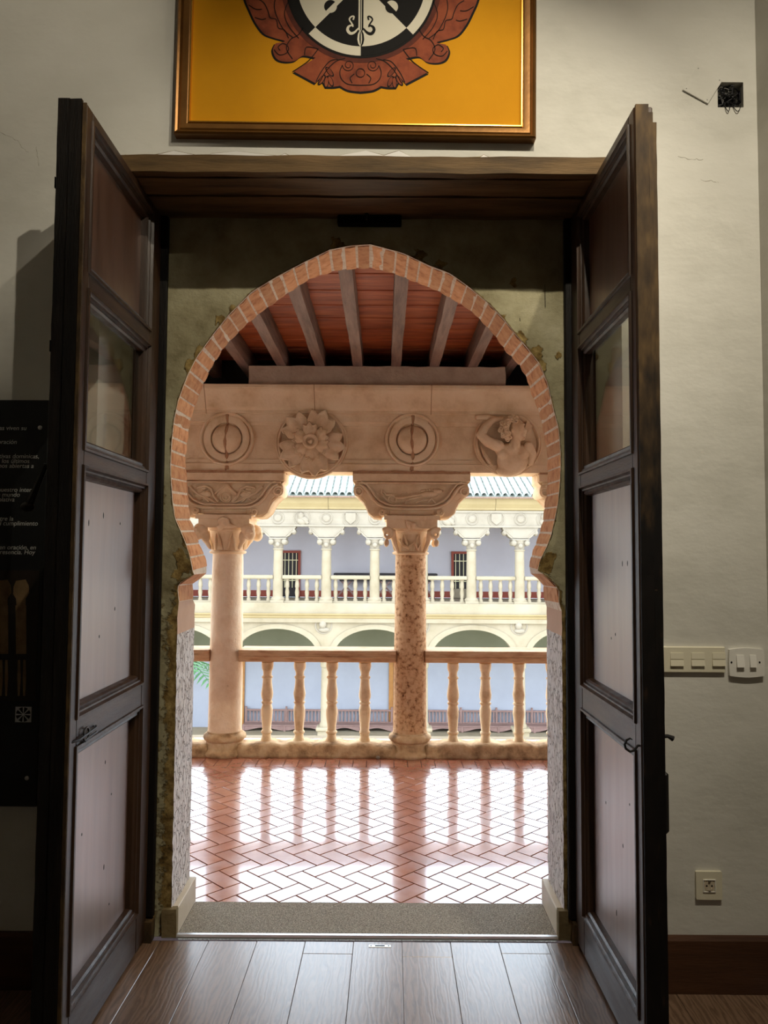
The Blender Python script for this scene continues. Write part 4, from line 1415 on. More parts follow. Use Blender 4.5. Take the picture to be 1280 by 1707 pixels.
def seen(x, y):
    return abs(x + 0.06 * y / YB) < 0.83 * y / YB + 0.08
def rank(t):
    return (0 if seen(t[1], t[2]) else 1, t[2])
tiles.sort(key=rank)
shared = {}
rest = MB()
count = 0
for kind, cx_, cy_ in tiles:
    poly = tile_poly(kind, cx_, cy_)
    cl = clip(clip(poly, 1, YS0 - GAP / 2, True), 1, YB + 0.002, False)
    if len(cl) < 3:
        continue
    whole = cl == poly
    if count < 265:
        if whole:
            if kind not in shared:
                o = tile_mesh(tile_poly(kind, 0, 0)).build('tile', M['terracotta'], gf)
                shared[kind] = o.data
            else:
                o = bpy.data.objects.new('tile', shared[kind])
                COL.objects.link(o)
                o.parent = gf
            # mesh was built relative to the parent's position
            o.location = Vector((cx_, cy_, 0))
        else:
            o = tile_mesh(cl).build('tile', M['terracotta'], gf)
        if whole:
            o.rotation_euler = (random.uniform(-1, 1) * 0.0022, random.uniform(-1, 1) * 0.0022, 0)
        count += 1
    else:
        m_ = tile_mesh(cl)
        rest.add(m_.v, m_.f)
o = rest.build('tile_remainder', M['terracotta'], gf)
o['kind'] = 'stuff'
# soldier course along the balustrade
sw_ = P(655, 1272, 6.04).x - P(632, 1272, 6.04).x
sw_ = 0.105
x = -1.75
k = 0
sol = None
while x < 1.65:
    if sol is None:
        sol = tile_mesh([(-sw_ / 2 + 0.002, -0.104), (sw_ / 2 - 0.002, -0.104), (sw_ / 2 - 0.002, 0.104), (-sw_ / 2 + 0.002, 0.104)]).build('tile', M['terracotta'], gf)
        o = sol
    else:
        o = bpy.data.objects.new('tile', sol.data)
        COL.objects.link(o)
        o.parent = gf
    o.location = Vector((x, (YS0 + YS1) / 2, 0))
    o.rotation_euler = (random.uniform(-1, 1) * 0.003, random.uniform(-1, 1) * 0.003, 0)
    x += sw_
MB().box(GX0, GX1, YS1 + 0.003, 6.9, -0.01, -0.001).build('edge_course', M['terracotta'], gf)
MB().box(GX0, -1.81, YS0, YS1, -0.01, -0.001).build('edge_course', M['terracotta'], gf)
MB().box(1.71, GX1, YS0, YS1, -0.01, -0.001).build('edge_course', M['terracotta'], gf)
MB().box(GX0, -2.9, YB, YS0, -0.01, -0.001).build('edge_course', M['terracotta'], gf)
MB().box(2.6, GX1, YB, YS0, -0.01, -0.001).build('edge_course', M['terracotta'], gf)

# ceiling: boards on rafters
ZR = P(620, 611, YF - 0.06).z            # underside of rafters
ZCB = P(620, 590, 6.32).z                # underside of boards
gc = thing('gallery_ceiling', (0, 5, ZR), 'red-brown board ceiling on dark rafters above the gallery', None, kind='structure')
y = 3.655
lines_y = [6.33, 6.05, 5.77, 5.49, 5.22, 4.93, 4.64, 4.35, 4.06, 3.77]
edges = sorted(lines_y + [6.62, 6.9])
edges = [3.655] + edges
BX0, BX1 = -2.9, 2.6
for i in range(len(edges) - 1):
    ya, yb2 = edges[i], edges[i + 1]
    b = MB()
    ym = ya + (yb2 - ya) * 0.52
    # lapped board: outer edge lower than inner edge, with a small bead
    prof = [(ya + 0.004, ZCB + 0.012), (ym - 0.006, ZCB + 0.006), (ym, ZCB + 0.012), (ym + 0.006, ZCB + 0.003), (yb2 - 0.010, ZCB - 0.006), (yb2 - 0.002, ZCB + 0.004), (yb2 - 0.002, ZCB + 0.03), (ya + 0.004, ZCB + 0.03)]
    b.prism(prof, BX0, BX1, 'X')
    b.build('ceiling_board', M['ceiling_board'], gc)
MB().box(GX0, GX1, 3.64, 7.2, ZCB + 0.031, ZCB + 0.4).build('roof_deck', M['black_wood'], gc)
for xa, xb2 in ((GX0, BX0), (BX1, GX1)):
    MB().box(xa, xb2, 3.655, 6.9, ZCB + 0.0, ZCB + 0.03).build('ceiling_board', M['ceiling_board'], gc)
rx = [(462, 477), (525.8, 540.5), (589, 604), (652, 668), (716.5, 731.5), (780, 795)]
rxx = [((P(a, 612, YF - 0.06).x + P(c, 612, YF - 0.06).x) / 2) for a, c in rx]
stp = (rxx[-1] - rxx[0]) / 5
for k in range(-3, 9):
    x = rxx[k] if 0 <= k < 6 else rxx[0] + stp * k
    wd = 0.038
    b = displaced_box(x - wd, x + wd, YB + 0.003, 6.86, ZR, ZCB - 0.004, (3, 40, 3), 0.004, 4, k + 20)
    b.build('rafter', M['rafter'], gc)

# entablature over the columns
ent = thing('entablature', (0, YC, 2.25), 'carved sandstone frieze and cornice above the gallery columns', 'frieze')
COLX = [-2.757, -1.27, 0.219, 1.708]
EX0, EX1 = GX0, GX1
zb0, zb1 = P(620, 787, YF).z, P(620, 691, YF).z
ztop = P(620, 641, YF - 0.1).z
bxl, bxr = P(415, 625, YF - 0.05).x, P(842, 625, YF - 0.05).x
displaced_box(bxl, bxr, YF - 0.06, 6.5, ztop - 0.01, ZR + 0.002, (70, 4, 6), 0.006, 9, 3).build('render_block', M['block_plaster'], ent)
MB().box(EX0, EX1, 6.55, 6.9, ztop - 0.02, ZCB + 0.03).build('wall_plate', M['black_wood'], ent)
# cornice in blocks
prof = [(0.0, 0.0), (0.012, 0.004), (0.012, 0.03), (0.022, 0.036), (0.030, 0.06), (0.046, 0.10), (0.066, 0.145), (0.086, 0.175), (0.098, 0.19), (0.098, 0.20), (0.104, 0.204), (0.104, 0.23), (0.098, 0.235)]
hh = ztop - zb1
prof = [(p, z / 0.235 * hh) for p, z in prof]
joints = [EX0, -2.6, P(352, 665, YF - 0.06).x - 0.05, P(524, 665, YF - 0.06).x, P(719, 665, YF - 0.06).x, 2.0, EX1]
for i in range(len(joints) - 1):
    poly = [(YF - p, zb1 + z) for p, z in prof] + [(6.55, zb1 + hh - 0.002), (6.55, zb1)]
    b = MB().prism(poly, joints[i] + 0.003, joints[i + 1] - 0.003, 'X')
    b.build('cornice_block', M['sandstone'], ent, smooth=50)
for xj in joints[1:-1]:
    poly = [(YF - p + 0.003, zb1 + z) for p, z in prof] + [(6.5, zb1 + hh - 0.004), (6.5, zb1)]
    MB().prism(poly, xj - 0.014, xj + 0.014, 'X').build('cornice_mortar', M['mortar_dark'], ent)
# frieze blocks, one from column to column
fj = [EX0] + COLX + [EX1]
hF = zb1 - zb0
for i in range(len(fj) - 1):
    xa, xb2 = fj[i] + 0.004, fj[i + 1] - 0.004
    b = MB()
    b.box(xa, xb2, YF + 0.028, 6.47, zb0, zb1)
    zt = zb0 + hF * 0.80
    b.prism([(YF + 0.030, zb1), (YF, zb1), (YF, zt + 0.03), (YF + 0.010, zt + 0.024), (YF + 0.012, zt), (YF + 0.030, zt)], xa, xb2, 'X')
    zl = zb0 + hF * 0.21
    b.prism([(YF + 0.030, zb0), (YF, zb0), (YF, zl - 0.034), (YF + 0.016, zl - 0.030), (YF + 0.014, zl), (YF + 0.030, zl)], xa, xb2, 'X')
    b.build('frieze_block', M['sandstone'], ent)
def P2(x, y, Y=None):
    p = P(x, y, Y or YF)
    return p.x, p.z
def annulus(b, cx_, cz_, prof, n=56):
    """prof: (radius, projection towards the viewer)"""
    k = len(b.v)
    for r, h in prof:
        for i in range(n):
            a = 2 * PI * i / n
            b.v.append((cx_ + r * math.cos(a), YF - h, cz_ + r * math.sin(a)))
    for j in range(len(prof) - 1):
        for i in range(n):
            q = (i + 1) % n
            b.f.append((k + j * n + i, k + j * n + q, k + (j + 1) * n + q, k + (j + 1) * n + i))
            b.mi.append(0)
    return b
PXM = YF / F
def medallion(cx_, cz_):
    m = annulus(MB(), cx_, cz_, [(0.222, -0.030), (0.220, 0.004), (0.214, 0.016), (0.204, 0.018), (0.198, 0.012), (0.196, -0.006), (0.188, -0.010), (0.184, 0.006), (0.172, 0.010), (0.140, 0.006), (0.130, 0.004), (0.126, -0.03)]).build('medallion_ring', M['sandstone'], ent, smooth=40, fix=False)
    pr = [(0.112, -0.03)] + [(0.118 * math.cos(t), -0.012 + 0.058 * math.sin(t)) for t in [PI / 2 * i / 9 for i in range(9)]] + [(0.0008, 0.0462)]
    annulus(MB(), cx_, cz_, pr).build('medallion_boss', M['sandstone'], ent, smooth=40, fix=False)
    jb_ = MB()
    pts = []
    for t in range(17):
        u = t / 16
        z = zb1 - 0.005 - u * (hF - 0.02)
        r = abs(z - cz_)
        bulge = -0.012 + 0.058 * math.sqrt(max(0, 1 - (r / 0.118) ** 2)) if r < 0.118 else 0.006
        pts.append((cx_ + 0.006 * math.sin(9 * u + cx_ * 5), YF - bulge + 0.008, z))
    jb_.tube(pts, [0.013 + 0.004 * math.sin(k * 1.7) for k in range(17)], 8)
    jb_.build('mortar_joint', M['mortar_dark'], ent, smooth=True)
cmz = P2(677, 733)[1]
for xq in (COLX[1], COLX[2], COLX[3], COLX[0]):
    medallion(xq + 0.004, cmz)
# irregular mortar bed between frieze and brackets
for xq, wq in ((COLX[1], 0.47), (COLX[2], 0.47), (COLX[3], 0.47), (COLX[0], 0.47)):
    displaced_box(xq - wq, xq + wq, YF - 0.012, 6.46, zb0 - 0.012, zb0 + 0.008, (40, 4, 2), 0.008, 14, xq).build('mortar_bed', M['mortar_dark'], ent)
# rosette
def petal(b, cx_, cz_, ang_, r0, r1, wd, lift0, lift1, lobes, seed, rid=0.012):
    nu, nv = 10, 12
    k = len(b.v)
    for i in range(nu + 1):
        u = i / nu
        for j in range(nv + 1):
            v = j / nv * 2 - 1
            width = wd * (0.30 + 0.70 * math.sin(PI * min(1, 0.10 + u * 0.55)))
            edge = 1 + 0.11 * math.cos(lobes * PI * v + seed) - 0.20 * v * v
            r = r0 + (r1 - r0) * u * edge
            a = ang_ + v * width
            h = lift0 + (lift1 - lift0) * u + 0.016 * (1 - v * v) * math.sin(PI * min(1, u * 1.1)) - 0.012 * u * v * v + rid * math.cos(lobes * PI * v + seed) * max(0, u - 0.4) * 1.6 + 0.016 * max(0, (u - 0.72) / 0.28) ** 2
            b.v.append((cx_ + r * math.cos(a), YF - h, cz_ + r * math.sin(a)))
    for i in range(nu):
        for j in range(nv):
            a0 = k + i * (nv + 1) + j
            b.f.append((a0, a0 + 1, a0 + nv + 2, a0 + nv + 1))
            b.mi.append(0)
    return b
rcx, rcz = P2(519, 738)
ros = annulus(MB(), rcx, rcz, [(0.292, -0.030), (0.290, -0.002), (0.282, 0.004), (0.272, -0.002), (0.262, 0.004), (0.252, -0.004), (0.246, -0.027), (0.001, -0.027)]).build('rosette', M['sandstone'], ent, smooth=40, fix=False)
def addp(name, *a):
    o = petal(MB(), *a).build(name, M['sandstone'], ros, smooth='all', fix=False)
    s = o.modifiers.new('solid', 'SOLIDIFY')
    s.thickness = 0.012
    s.offset = -1
    return o
for k in range(5):
    addp('petal', rcx, rcz, math.radians(66 + 72 * k + random.uniform(-4, 4)), 0.05, 0.262, 0.66, 0.020, 0.030, 3.0, random.uniform(-0.5, 0.5))
for k in range(6):
    addp('inner_petal', rcx, rcz, math.radians(95 + 60 * k + random.uniform(-5, 5)), 0.03, 0.15, 0.60, 0.046, 0.060, 3.0, random.uniform(-0.4, 0.4), 0.005)
b = MB().tube([(rcx + 0.048 * math.cos(a), YF - 0.088, rcz + 0.048 * math.sin(a)) for a in [2 * PI * i / 24 for i in range(24)]], 0.015, 8, True)
b.ell((rcx, YF - 0.084, rcz), (0.02, 0.02, 0.02))
b.lathe([(0.062, 0.04), (0.054, 0.084), (0.034, 0.074)], (rcx, YF, rcz), 20, 'Y')
b.build('flower_heart', M['sandstone'], ros, smooth=True)
# bust of a figure with curly hair, arm bent up behind the head
def rel(x, y, h):
    a, c = P2(x, y)
    return Vector((a, YF - h, c))
bx_, bz_ = P2(847, 738)
mb = annulus(MB(), bx_, bz_, [(0.275, -0.030), (0.273, -0.002), (0.266, 0.004), (0.256, -0.002), (0.246, 0.003), (0.238, -0.006), (0.232, -0.027), (0.001, -0.027)]).build('figure_medallion', M['sandstone'], ent, smooth=40, fix=False)
def limb(b, pts, r):
    """tapering limb: overlapping balls along the path"""
    for i in range(len(pts) - 1):
        for k in range(7):
            t = k / 6
            p = pts[i].lerp(pts[i + 1], t)
            q = r[i] + (r[i + 1] - r[i]) * t
            b.ell(p, (q, q, q), 10, 7)
b = MB()
b.ell(rel(853, 768, 0.022), (0.125, 0.055, 0.12), 20, 14)
b.ell(rel(852, 753, 0.030), (0.135, 0.05, 0.065), 20, 14)
b.ell(rel(845, 785, 0.018), (0.09, 0.04, 0.05), 18, 12)
b.ell(rel(838, 758, 0.045), (0.055, 0.04, 0.05), 16, 10)
b.ell(rel(868, 758, 0.045), (0.055, 0.04, 0.05), 16, 10)
limb(b, [rel(856, 745, 0.05), rel(858, 728, 0.06)], [0.045, 0.042])
b.ell(rel(859, 718, 0.066), (0.064, 0.055, 0.084), 20, 14)
b.ell(rel(864, 728, 0.066), (0.045, 0.045, 0.045), 14, 10)
limb(b, [rel(867, 714, 0.088), rel(871.5, 721, 0.082)], [0.013, 0.017])
limb(b, [rel(862, 712, 0.104), rel(870, 711, 0.092)], [0.013, 0.010])
limb(b, [rel(867, 725.5, 0.094), rel(873, 725, 0.082)], [0.010, 0.008])
limb(b, [rel(867, 728.5, 0.093), rel(872, 729, 0.082)], [0.010, 0.008])
b.ell(rel(868, 733.5, 0.088), (0.022, 0.02, 0.016))
b.ell(rel(850, 721, 0.108), (0.012, 0.008, 0.02))
limb(b, [rel(829, 745, 0.045), rel(812, 738, 0.05), rel(800, 727, 0.05)], [0.05, 0.044, 0.036])
limb(b, [rel(800, 727, 0.05), rel(808, 713, 0.042), rel(819, 702, 0.035), rel(836, 699, 0.028)], [0.038, 0.033, 0.026, 0.02])
limb(b, [rel(879, 745, 0.035), rel(886, 757, 0.03), rel(884, 772, 0.02)], [0.042, 0.034, 0.026])
limb(b, [rel(795, 696, 0.012), rel(812, 696, 0.02), rel(826, 699, 0.024)], [0.022, 0.024, 0.018])
fig = b.build('figure_bust', M['sandstone'], mb, smooth=True, fix=False)
remesh(fig, 0.005, 2)
hb = MB()
for k in range(34):
    t = k / 33
    a = math.radians(72 + 178 * ((k * 0.37) % 1))
    rr_ = 0.055 + 0.05 * ((k * 0.61) % 1)
    hc = rel(853, 717, 0.07 + 0.035 * (1 - (rr_ - 0.05) / 0.06))
    cx2, cz2 = hc.x + rr_ * 1.0 * math.cos(a), hc.z + rr_ * 1.05 * math.sin(a)
    R_ = random.uniform(0.012, 0.018)
    a0 = random.uniform(0, 6)
    pts = [(cx2 + R_ * (1 - 0.05 * i) * math.cos(a0 + i * 0.6), hc.y - 0.0015 * i, cz2 + R_ * (1 - 0.05 * i) * math.sin(a0 + i * 0.6)) for i in range(13)]
    hb.tube(pts, [0.0075] * 12 + [0.003], 6)
hb.ell(rel(846, 713, 0.05), (0.07, 0.03, 0.08), 18, 12)
hb.build('curly_hair', M['sandstone'], mb, smooth=True, fix=False)
wg = MB().prism([P2(877, 703), P2(886, 711), P2(874, 729), P2(871, 722)], YF - 0.035, YF + 0.02)
wg.build('wing_tip', M['sandstone'], mb)
wl = MB()
for k in range(5):
    wl.tube([rel(802 + k * 3, 744 + k * 5, 0.0), rel(806 + k * 3, 758 + k * 4, 0.006), rel(814 + k * 2, 772 + k, 0.0)], [0.007, 0.011, 0.005], 6)
wl.build('wing', M['sandstone'], mb, smooth=True)

# ------------------------------------------------------------------ bracket capitals (zapatas)
S_ = YF / F                                         # metres per photo pixel on the frieze plane
zq = lambda y, Y=YF: P(620, y, Y).z
half_b = [(98.5, 788), (98.5, 802), (94, 807), (96.5, 813), (97, 820), (94, 826), (88, 828.5), (82, 828), (77, 833), (73.5, 841), (70.5, 850), (65, 857), (57, 860.5), (49, 860), (43, 857), (38, 858)]
def spiral(cx_, cz_, r, y, s, turns=1.6, start=0.0, n=22):
    return [(cx_ + s * r * (1 - 0.85 * i / n) * math.cos(start + turns * 2 * PI * i / n), y, cz_ + r * (1 - 0.85 * i / n) * math.sin(start + turns * 2 * PI * i / n)) for i in range(n + 1)]
def bracket(xc, label, style):
    t = thing('bracket_capital', (xc, YC, zq(858)), label, 'bracket', 'carved bracket capitals on the near columns')
    B = lambda x, y: (xc + x * S_, zq(y))
    pts = [B(x, y) for x, y in half_b] + [B(-x, y) for x, y in reversed(half_b)]
    body = MB().prism(pts, YF + 0.034, 6.47)
    rm = [(88, 808), (80, 812), (73, 820), (66, 831), (57, 840), (46, 845.5), (34, 847.5), (0, 848)]
    for s in (-1, 1):
        ot = half_b[2:] + [(0, 858)]
        for i in range(len(ot) - 1):
            j = int(i * (len(rm) - 1) / (len(ot) - 1))
            j2 = int((i + 1) * (len(rm) - 1) / (len(ot) - 1))
            q4 = [B(s * x, y) for x, y in ([ot[i], ot[i + 1], rm[j2]] + ([rm[j]] if j != j2 else []))]
            body.prism(q4, YF + 0.004, YF + 0.04)
    body.build('body', M['sandstone'], t)
    a, c = B(-98.5, 802), B(98.5, 788.5)
    sl = MB().bbox(a[0], c[0], YF - 0.014, YF + 0.02, a[1], c[1] - 0.004, 0.004)
    a, c = B(-92, 806.5), B(92, 803.5)
    sl.bbox(a[0], c[0], YF - 0.007, YF + 0.02, a[1], c[1], 0.003)
    sl.build('abacus', M['sandstone'], t)
    a, c = B(-37, 858), B(37, 850)
    MB().bbox(a[0], c[0], YF - 0.006, 6.46, a[1] - 0.004, c[1], 0.006).build('foot', M['sandstone'], t)
    for k, (off, rad) in enumerate(((0, 0.012), (6, 0.007))):
        rim = [(88, 808), (80, 812), (73, 820), (66, 831), (57, 840), (46, 845.5), (34, 847.5), (0, 848)]
        rim = [(x - off * 0.7 if x > 40 else x, y - off * 0.9) for x, y in rim]
        full = [(-x, y) for x, y in rim] + [(x, y) for x, y in reversed(rim[:-1])]
        MB().tube([(B(x, y)[0], YF - 0.002, B(x, y)[1]) for x, y in full], rad, 8).build('rim_moulding', M['sandstone'], t, smooth=True)
    for s in (-1, 1):
        for (vx, vy, vr, st) in ((88.5, 819.5, 9.0, 0.6), (49, 853.5, 6.4, 2.6)):
            c_ = B(s * vx, vy)
            v = MB().tube(spiral(c_[0], c_[1], vr * S_ * 0.9, YF - 0.010, s, 1.8, st), [0.0105 - 0.006 * i / 22 for i in range(23)], 8)
            v.lathe([(vr * S_ * 0.95, -0.30), (vr * S_ * 0.95, 0.0), (vr * S_ * 0.6, 0.006)], (c_[0], YF + 0.004, c_[1]), 18, 'Y')
            v.build('volute', M['sandstone'], t, smooth=40)
        # leaf folds running under the scroll
        lf = MB()
        for k in range(6):
            yy = YF + 0.035 + 0.05 * k
            pth = [(92, 824), (84, 830), (77, 836), (73, 844), (69, 853), (61, 860), (50, 862)]
            lf.tube([(B(s * x, y)[0], yy + 0.01 * math.sin(i * 1.3 + k), B(s * x, y)[1]) for i, (x, y) in enumerate(pth)], [0.012, 0.018, 0.022, 0.02, 0.022, 0.02, 0.012], 8)
        lf.build('acanthus_fold', M['sandstone'], t, smooth=True)
    r_ = MB()
    R = lambda x, y, h=-0.022: (B(x, y)[0], YF - h, B(x, y)[1])
    if style == 'chariot':
        wc = R(-32, 832.5)
        r_.tube([(wc[0] + 6.6 * S_ * math.cos(a), wc[1], wc[2] + 6.6 * S_ * math.sin(a)) for a in [2 * PI * i / 20 for i in range(20)]], 0.007, 6, True)
        for k in range(5):
            a = PI * k / 5
            r_.tube([(wc[0] - 6 * S_ * math.cos(a), wc[1], wc[2] - 6 * S_ * math.sin(a)), (wc[0] + 6 * S_ * math.cos(a), wc[1], wc[2] + 6 * S_ * math.sin(a))], 0.003, 5)
        for pth, rad in (([(-49, 815), (-50, 822), (-44, 830), (-38, 836)], 0.005), ([(-47, 818), (-42, 824), (-34, 824), (-28, 826)], 0.006), ([(-26, 829), (-14, 829), (0, 826), (18, 823)], 0.007), ([(-18, 825), (-15, 820), (-9, 820), (-6, 825), (-2, 826), (2, 822)], 0.004),
                         ([(-12, 842), (-9, 834), (6, 829), (22, 826)], 0.006), ([(28, 836), (34, 830), (40, 836), (42, 840)], 0.006), ([(8, 838), (16, 833), (28, 832)], 0.006)):
            r_.tube([R(*p) for p in pth], rad * 1.5, 6)
        r_.ell(R(30, 823, -0.026), (0.075, 0.026, 0.028), 14, 8)
        r_.ell(R(44, 818, -0.026), (0.04, 0.026, 0.022), 14, 8)
        for k in range(9):
            r_.ell(R(18 + k * 4.4, 815.5 + 0.22 * (k - 4) ** 2 * 0.5, -0.02), (0.012, 0.008, 0.009), 8, 6)
    else:
        for s in (-1, 1):
            for pth, rad in (([(12, 838), (20, 828), (24, 816), (34, 811), (46, 813), (50, 815)], 0.006), ([(14, 840), (30, 832), (48, 824), (62, 812)], 0.006), ([(28, 838), (36, 830), (44, 836), (52, 834), (56, 826)], 0.005), ([(3, 810), (10, 818), (18, 825)], 0.006), ([(36, 822), (30, 818), (34, 815), (42, 816)], 0.005)):
                r_.tube([R(s * x, y) for x, y in pth], rad * 1.6, 6)
            r_.ell(R(s * 34, 825, -0.03), (0.05, 0.014, 0.03), 12, 8)
        r_.lathe([(0.045, -0.01), (0.045, 0.006), (0.036, 0.012), (0.03, 0.005), (0.014, 0.006)], (B(0, 830)[0], YF + 0.026, B(0, 830)[1]), 20, 'Y')
        r_.tube(spiral(B(0, 830)[0], B(0, 830)[1], 0.034, YF + 0.016, 1, 1.2, 0.5), 0.006, 6)
        r_.prism([B(-5, 808), B(5, 808), B(16, 826), B(-16, 826)], YF + 0.024, YF + 0.036)
    r_.build('carving', M['sandstone'], t, smooth=50)
    return t
bracket(COLX[1], 'sandstone bracket carved with leafy scrolls, left of the two seen in full', 'leaf')
bracket(COLX[2], 'sandstone bracket carved with a wheeled chariot above the middle column', 'chariot')
bracket(COLX[3], 'sandstone bracket cut off by the right side of the brick arch', 'leaf')
bracket(COLX[0], 'sandstone bracket hidden beyond the left side of the brick arch', 'chariot')

# ------------------------------------------------------------------ columns
zc6 = lambda y: P(620, y, 6.2).z
def column(xc, label, style, yaw=0.0):
    t = thing('column', (xc, YC, 0), label, 'column', 'sandstone columns along the gallery edge')
    C = (xc, YC, 0)
    # base
    b = MB().lathe([(0.166, -0.002), (0.176, 0.008), (0.178, 0.022), (0.172, 0.036), (0.160, 0.044), (0.152, 0.05), (0.148, 0.06), (0.147, 0.105), (0.150, 0.112), (0.160, 0.118), (0.169, 0.128), (0.171, 0.142), (0.166, 0.156), (0.152, 0.166), (0.142, 0.172), (0.138, 0.186)], C, 40)
    o = b.build('base', M['sill_stone'], t, smooth=40)
    zt, zsb = zc6(924), 0.184
    pr = []
    for k in range(25):
        u = k / 24
        pr.append((0.1345 - 0.012 * u ** 1.4, zsb + (zt - zsb) * u))
    b = MB().lathe(pr, C, 40)
    for i, v in enumerate(b.v):
        nrm = Vector((v[0] - xc, v[1] - YC, 0)).normalized()
        d = 0.0025 * noise.noise(Vector((v[0] * 7, v[1] * 7, v[2] * 5 + xc * 9)))
        b.v[i] = (v[0] + nrm.x * d, v[1] + nrm.y * d, v[2])
    b.build('shaft', M['shaft_pale'] if style == 'figure' else M['shaft_stone'], t, smooth=40)
    # capital
    z0, z1, z2, z3 = zc6(924), zc6(881), zc6(867), zc6(860)
    cap = MB().lathe([(0.124, z0 - 0.004), (0.142, z0), (0.149, z0 + 0.008), (0.147, z0 + 0.018), (0.130, z0 + 0.026), (0.131, z0 + 0.06), (0.134, z0 + 0.11), (0.142, z0 + 0.15), (0.146, z0 + 0.165), (0.148, z1 - 0.026), (0.160, z1 - 0.020), (0.162, z1)], C, 40).build('capital', M['sandstone'], t, smooth=40)
    def abac(hw, cc, n=9):
        pts = []
        for q in range(4):
            for k in range(n):
                u = k / n * 2 - 1
                x = u * hw * 0.97
                y = -hw + cc * (1 - u * u)
                a = PI / 2 * q
                pts.append((xc + x * math.cos(a) - y * math.sin(a), YC + x * math.sin(a) + y * math.cos(a)))
        return pts
    ab = MB()
    ab.prism(abac(0.204, 0.026), z1, z2, 'Z')
    ab.prism(abac(0.224, 0.026), z2, z3, 'Z')
    ab.build('abacus', M['sandstone'], cap)
    for sx in (-1, 1):
        for sy in (-1, 1):
            vx, vy = xc + sx * 0.178, YC + sy * 0.165
            v = MB()
            zm = z1 - 0.055
            if style == 'figure':
                v.ell((vx + sx * 0.01, vy, zm + 0.045), (0.058, 0.05, 0.045), 14, 10)
                v.ell((vx + sx * 0.03, vy + sy * 0.02, zm), (0.045, 0.045, 0.05), 14, 10)
                v.ell((vx - sx * 0.03, vy - sy * 0.01, zm - 0.02), (0.035, 0.035, 0.05), 12, 8)
                limb(v, [Vector((vx - sx * 0.06, vy - sy * 0.03, z1 - 0.16)), Vector((vx - sx * 0.02, vy, z1 - 0.08)), Vector((vx + sx * 0.04, vy + sy * 0.02, z1 - 0.03))], [0.016, 0.024, 0.028])
                for k in range(5):
                    a = PI * 0.25 * k
                    v.tube([(vx + sx * (0.035 + 0.03 * math.cos(a)), vy + sy * 0.04 - 0.05, zm + 0.02 + 0.034 * math.sin(a)), (vx + sx * 0.05, vy + sy * 0.04 - 0.03, zm + 0.01)], 0.009, 6)
            else:
                for yo in (-0.035, 0.0, 0.035):
                    v.tube(spiral(vx + sx * 0.012, zm + 0.012, 0.046, vy + yo, sx, 1.5, 0.6), [0.017 - 0.0005 * i for i in range(23)], 8)
                v.tube([(vx - sx * 0.05, vy, z1 - 0.03), (vx, vy, z1 - 0.012), (vx + sx * 0.05, vy, z1 - 0.02)], [0.02, 0.024, 0.018], 8)
                limb(v, [Vector((xc + sx * 0.10, YC + sy * 0.09, z1 - 0.20)), Vector((vx - sx * 0.045, vy - sy * 0.02, z1 - 0.11)), Vector((vx - sx * 0.03, vy, z1 - 0.03))], [0.014, 0.020, 0.026])
                v.ell((vx + sx * 0.02, vy - 0.03, z1 - 0.115), (0.022, 0.022, 0.03), 10, 8)
            o = v.build('corner_volute', M['sandstone'], cap, smooth=True, fix=False)
            remesh(o, 0.006, 2)
    fr = MB()
    yf = YC - 0.19
    if style == 'figure':
        fr.ell((xc + 0.0, yf, z2 - 0.024), (0.042, 0.032, 0.036), 16, 10)
        for k in range(7):
            a = PI * k / 6
            fr.ell((xc + 0.038 * math.cos(a), yf - 0.01, z2 - 0.022 + 0.03 * math.sin(a)), (0.014, 0.018, 0.012), 8, 6)
        limb(fr, [Vector((xc - 0.03, yf + 0.01, z1 - 0.002)), Vector((xc - 0.02, yf - 0.005, z2 - 0.05))], [0.026, 0.02])
        limb(fr, [Vector((xc + 0.01, yf - 0.004, z2 - 0.045)), Vector((xc + 0.11, yf + 0.015, z1 + 0.004))], [0.024, 0.01])
        limb(fr, [Vector((xc - 0.04, yf, z1 + 0.006)), Vector((xc + 0.07, yf + 0.005, z1 + 0.004))], [0.018, 0.012])
    else:
        fr.ell((xc + 0.015, yf, (z1 + z2) / 2 - 0.004), (0.026, 0.026, 0.022), 14, 10)
        limb(fr, [Vector((xc + 0.015, yf, (z1 + z2) / 2)), Vector((xc - 0.045, yf + 0.002, z2 - 0.004))], [0.018, 0.008])
        limb(fr, [Vector((xc + 0.01, yf, (z1 + z2) / 2 - 0.02)), Vector((xc + 0.085, yf + 0.01, z1 - 0.004))], [0.02, 0.006])
        limb(fr, [Vector((xc - 0.04, yf, z2 - 0.02)), Vector((xc - 0.02, yf + 0.006, z1))], [0.012, 0.014])
        fr.ell((xc - 0.13, yf + 0.03, (z1 + z2) / 2 - 0.01), (0.022, 0.02, 0.02), 10, 8)
    o = fr.build('abacus_figure', M['sandstone'], cap, smooth=True, fix=False)
    remesh(o, 0.006, 3)
    lv = MB()
    for k in range(8):
        a = PI / 4 * k + PI / 8
        ca, sa = math.cos(a), math.sin(a)
        for w_ in (-0.24, 0.24):
            pts = []
            for i in range(7):
                u = i / 6
                aa = a + w_ * (1 - u * 0.9) * (1 if i else 1)
                r_ = 0.132 + 0.03 * u
                pts.append((xc + r_ * math.cos(aa), YC + r_ * math.sin(aa), z0 + 0.03 + 0.13 * u))
            lv.tube(pts, [0.006, 0.009, 0.010, 0.010, 0.010, 0.008, 0.005], 6)
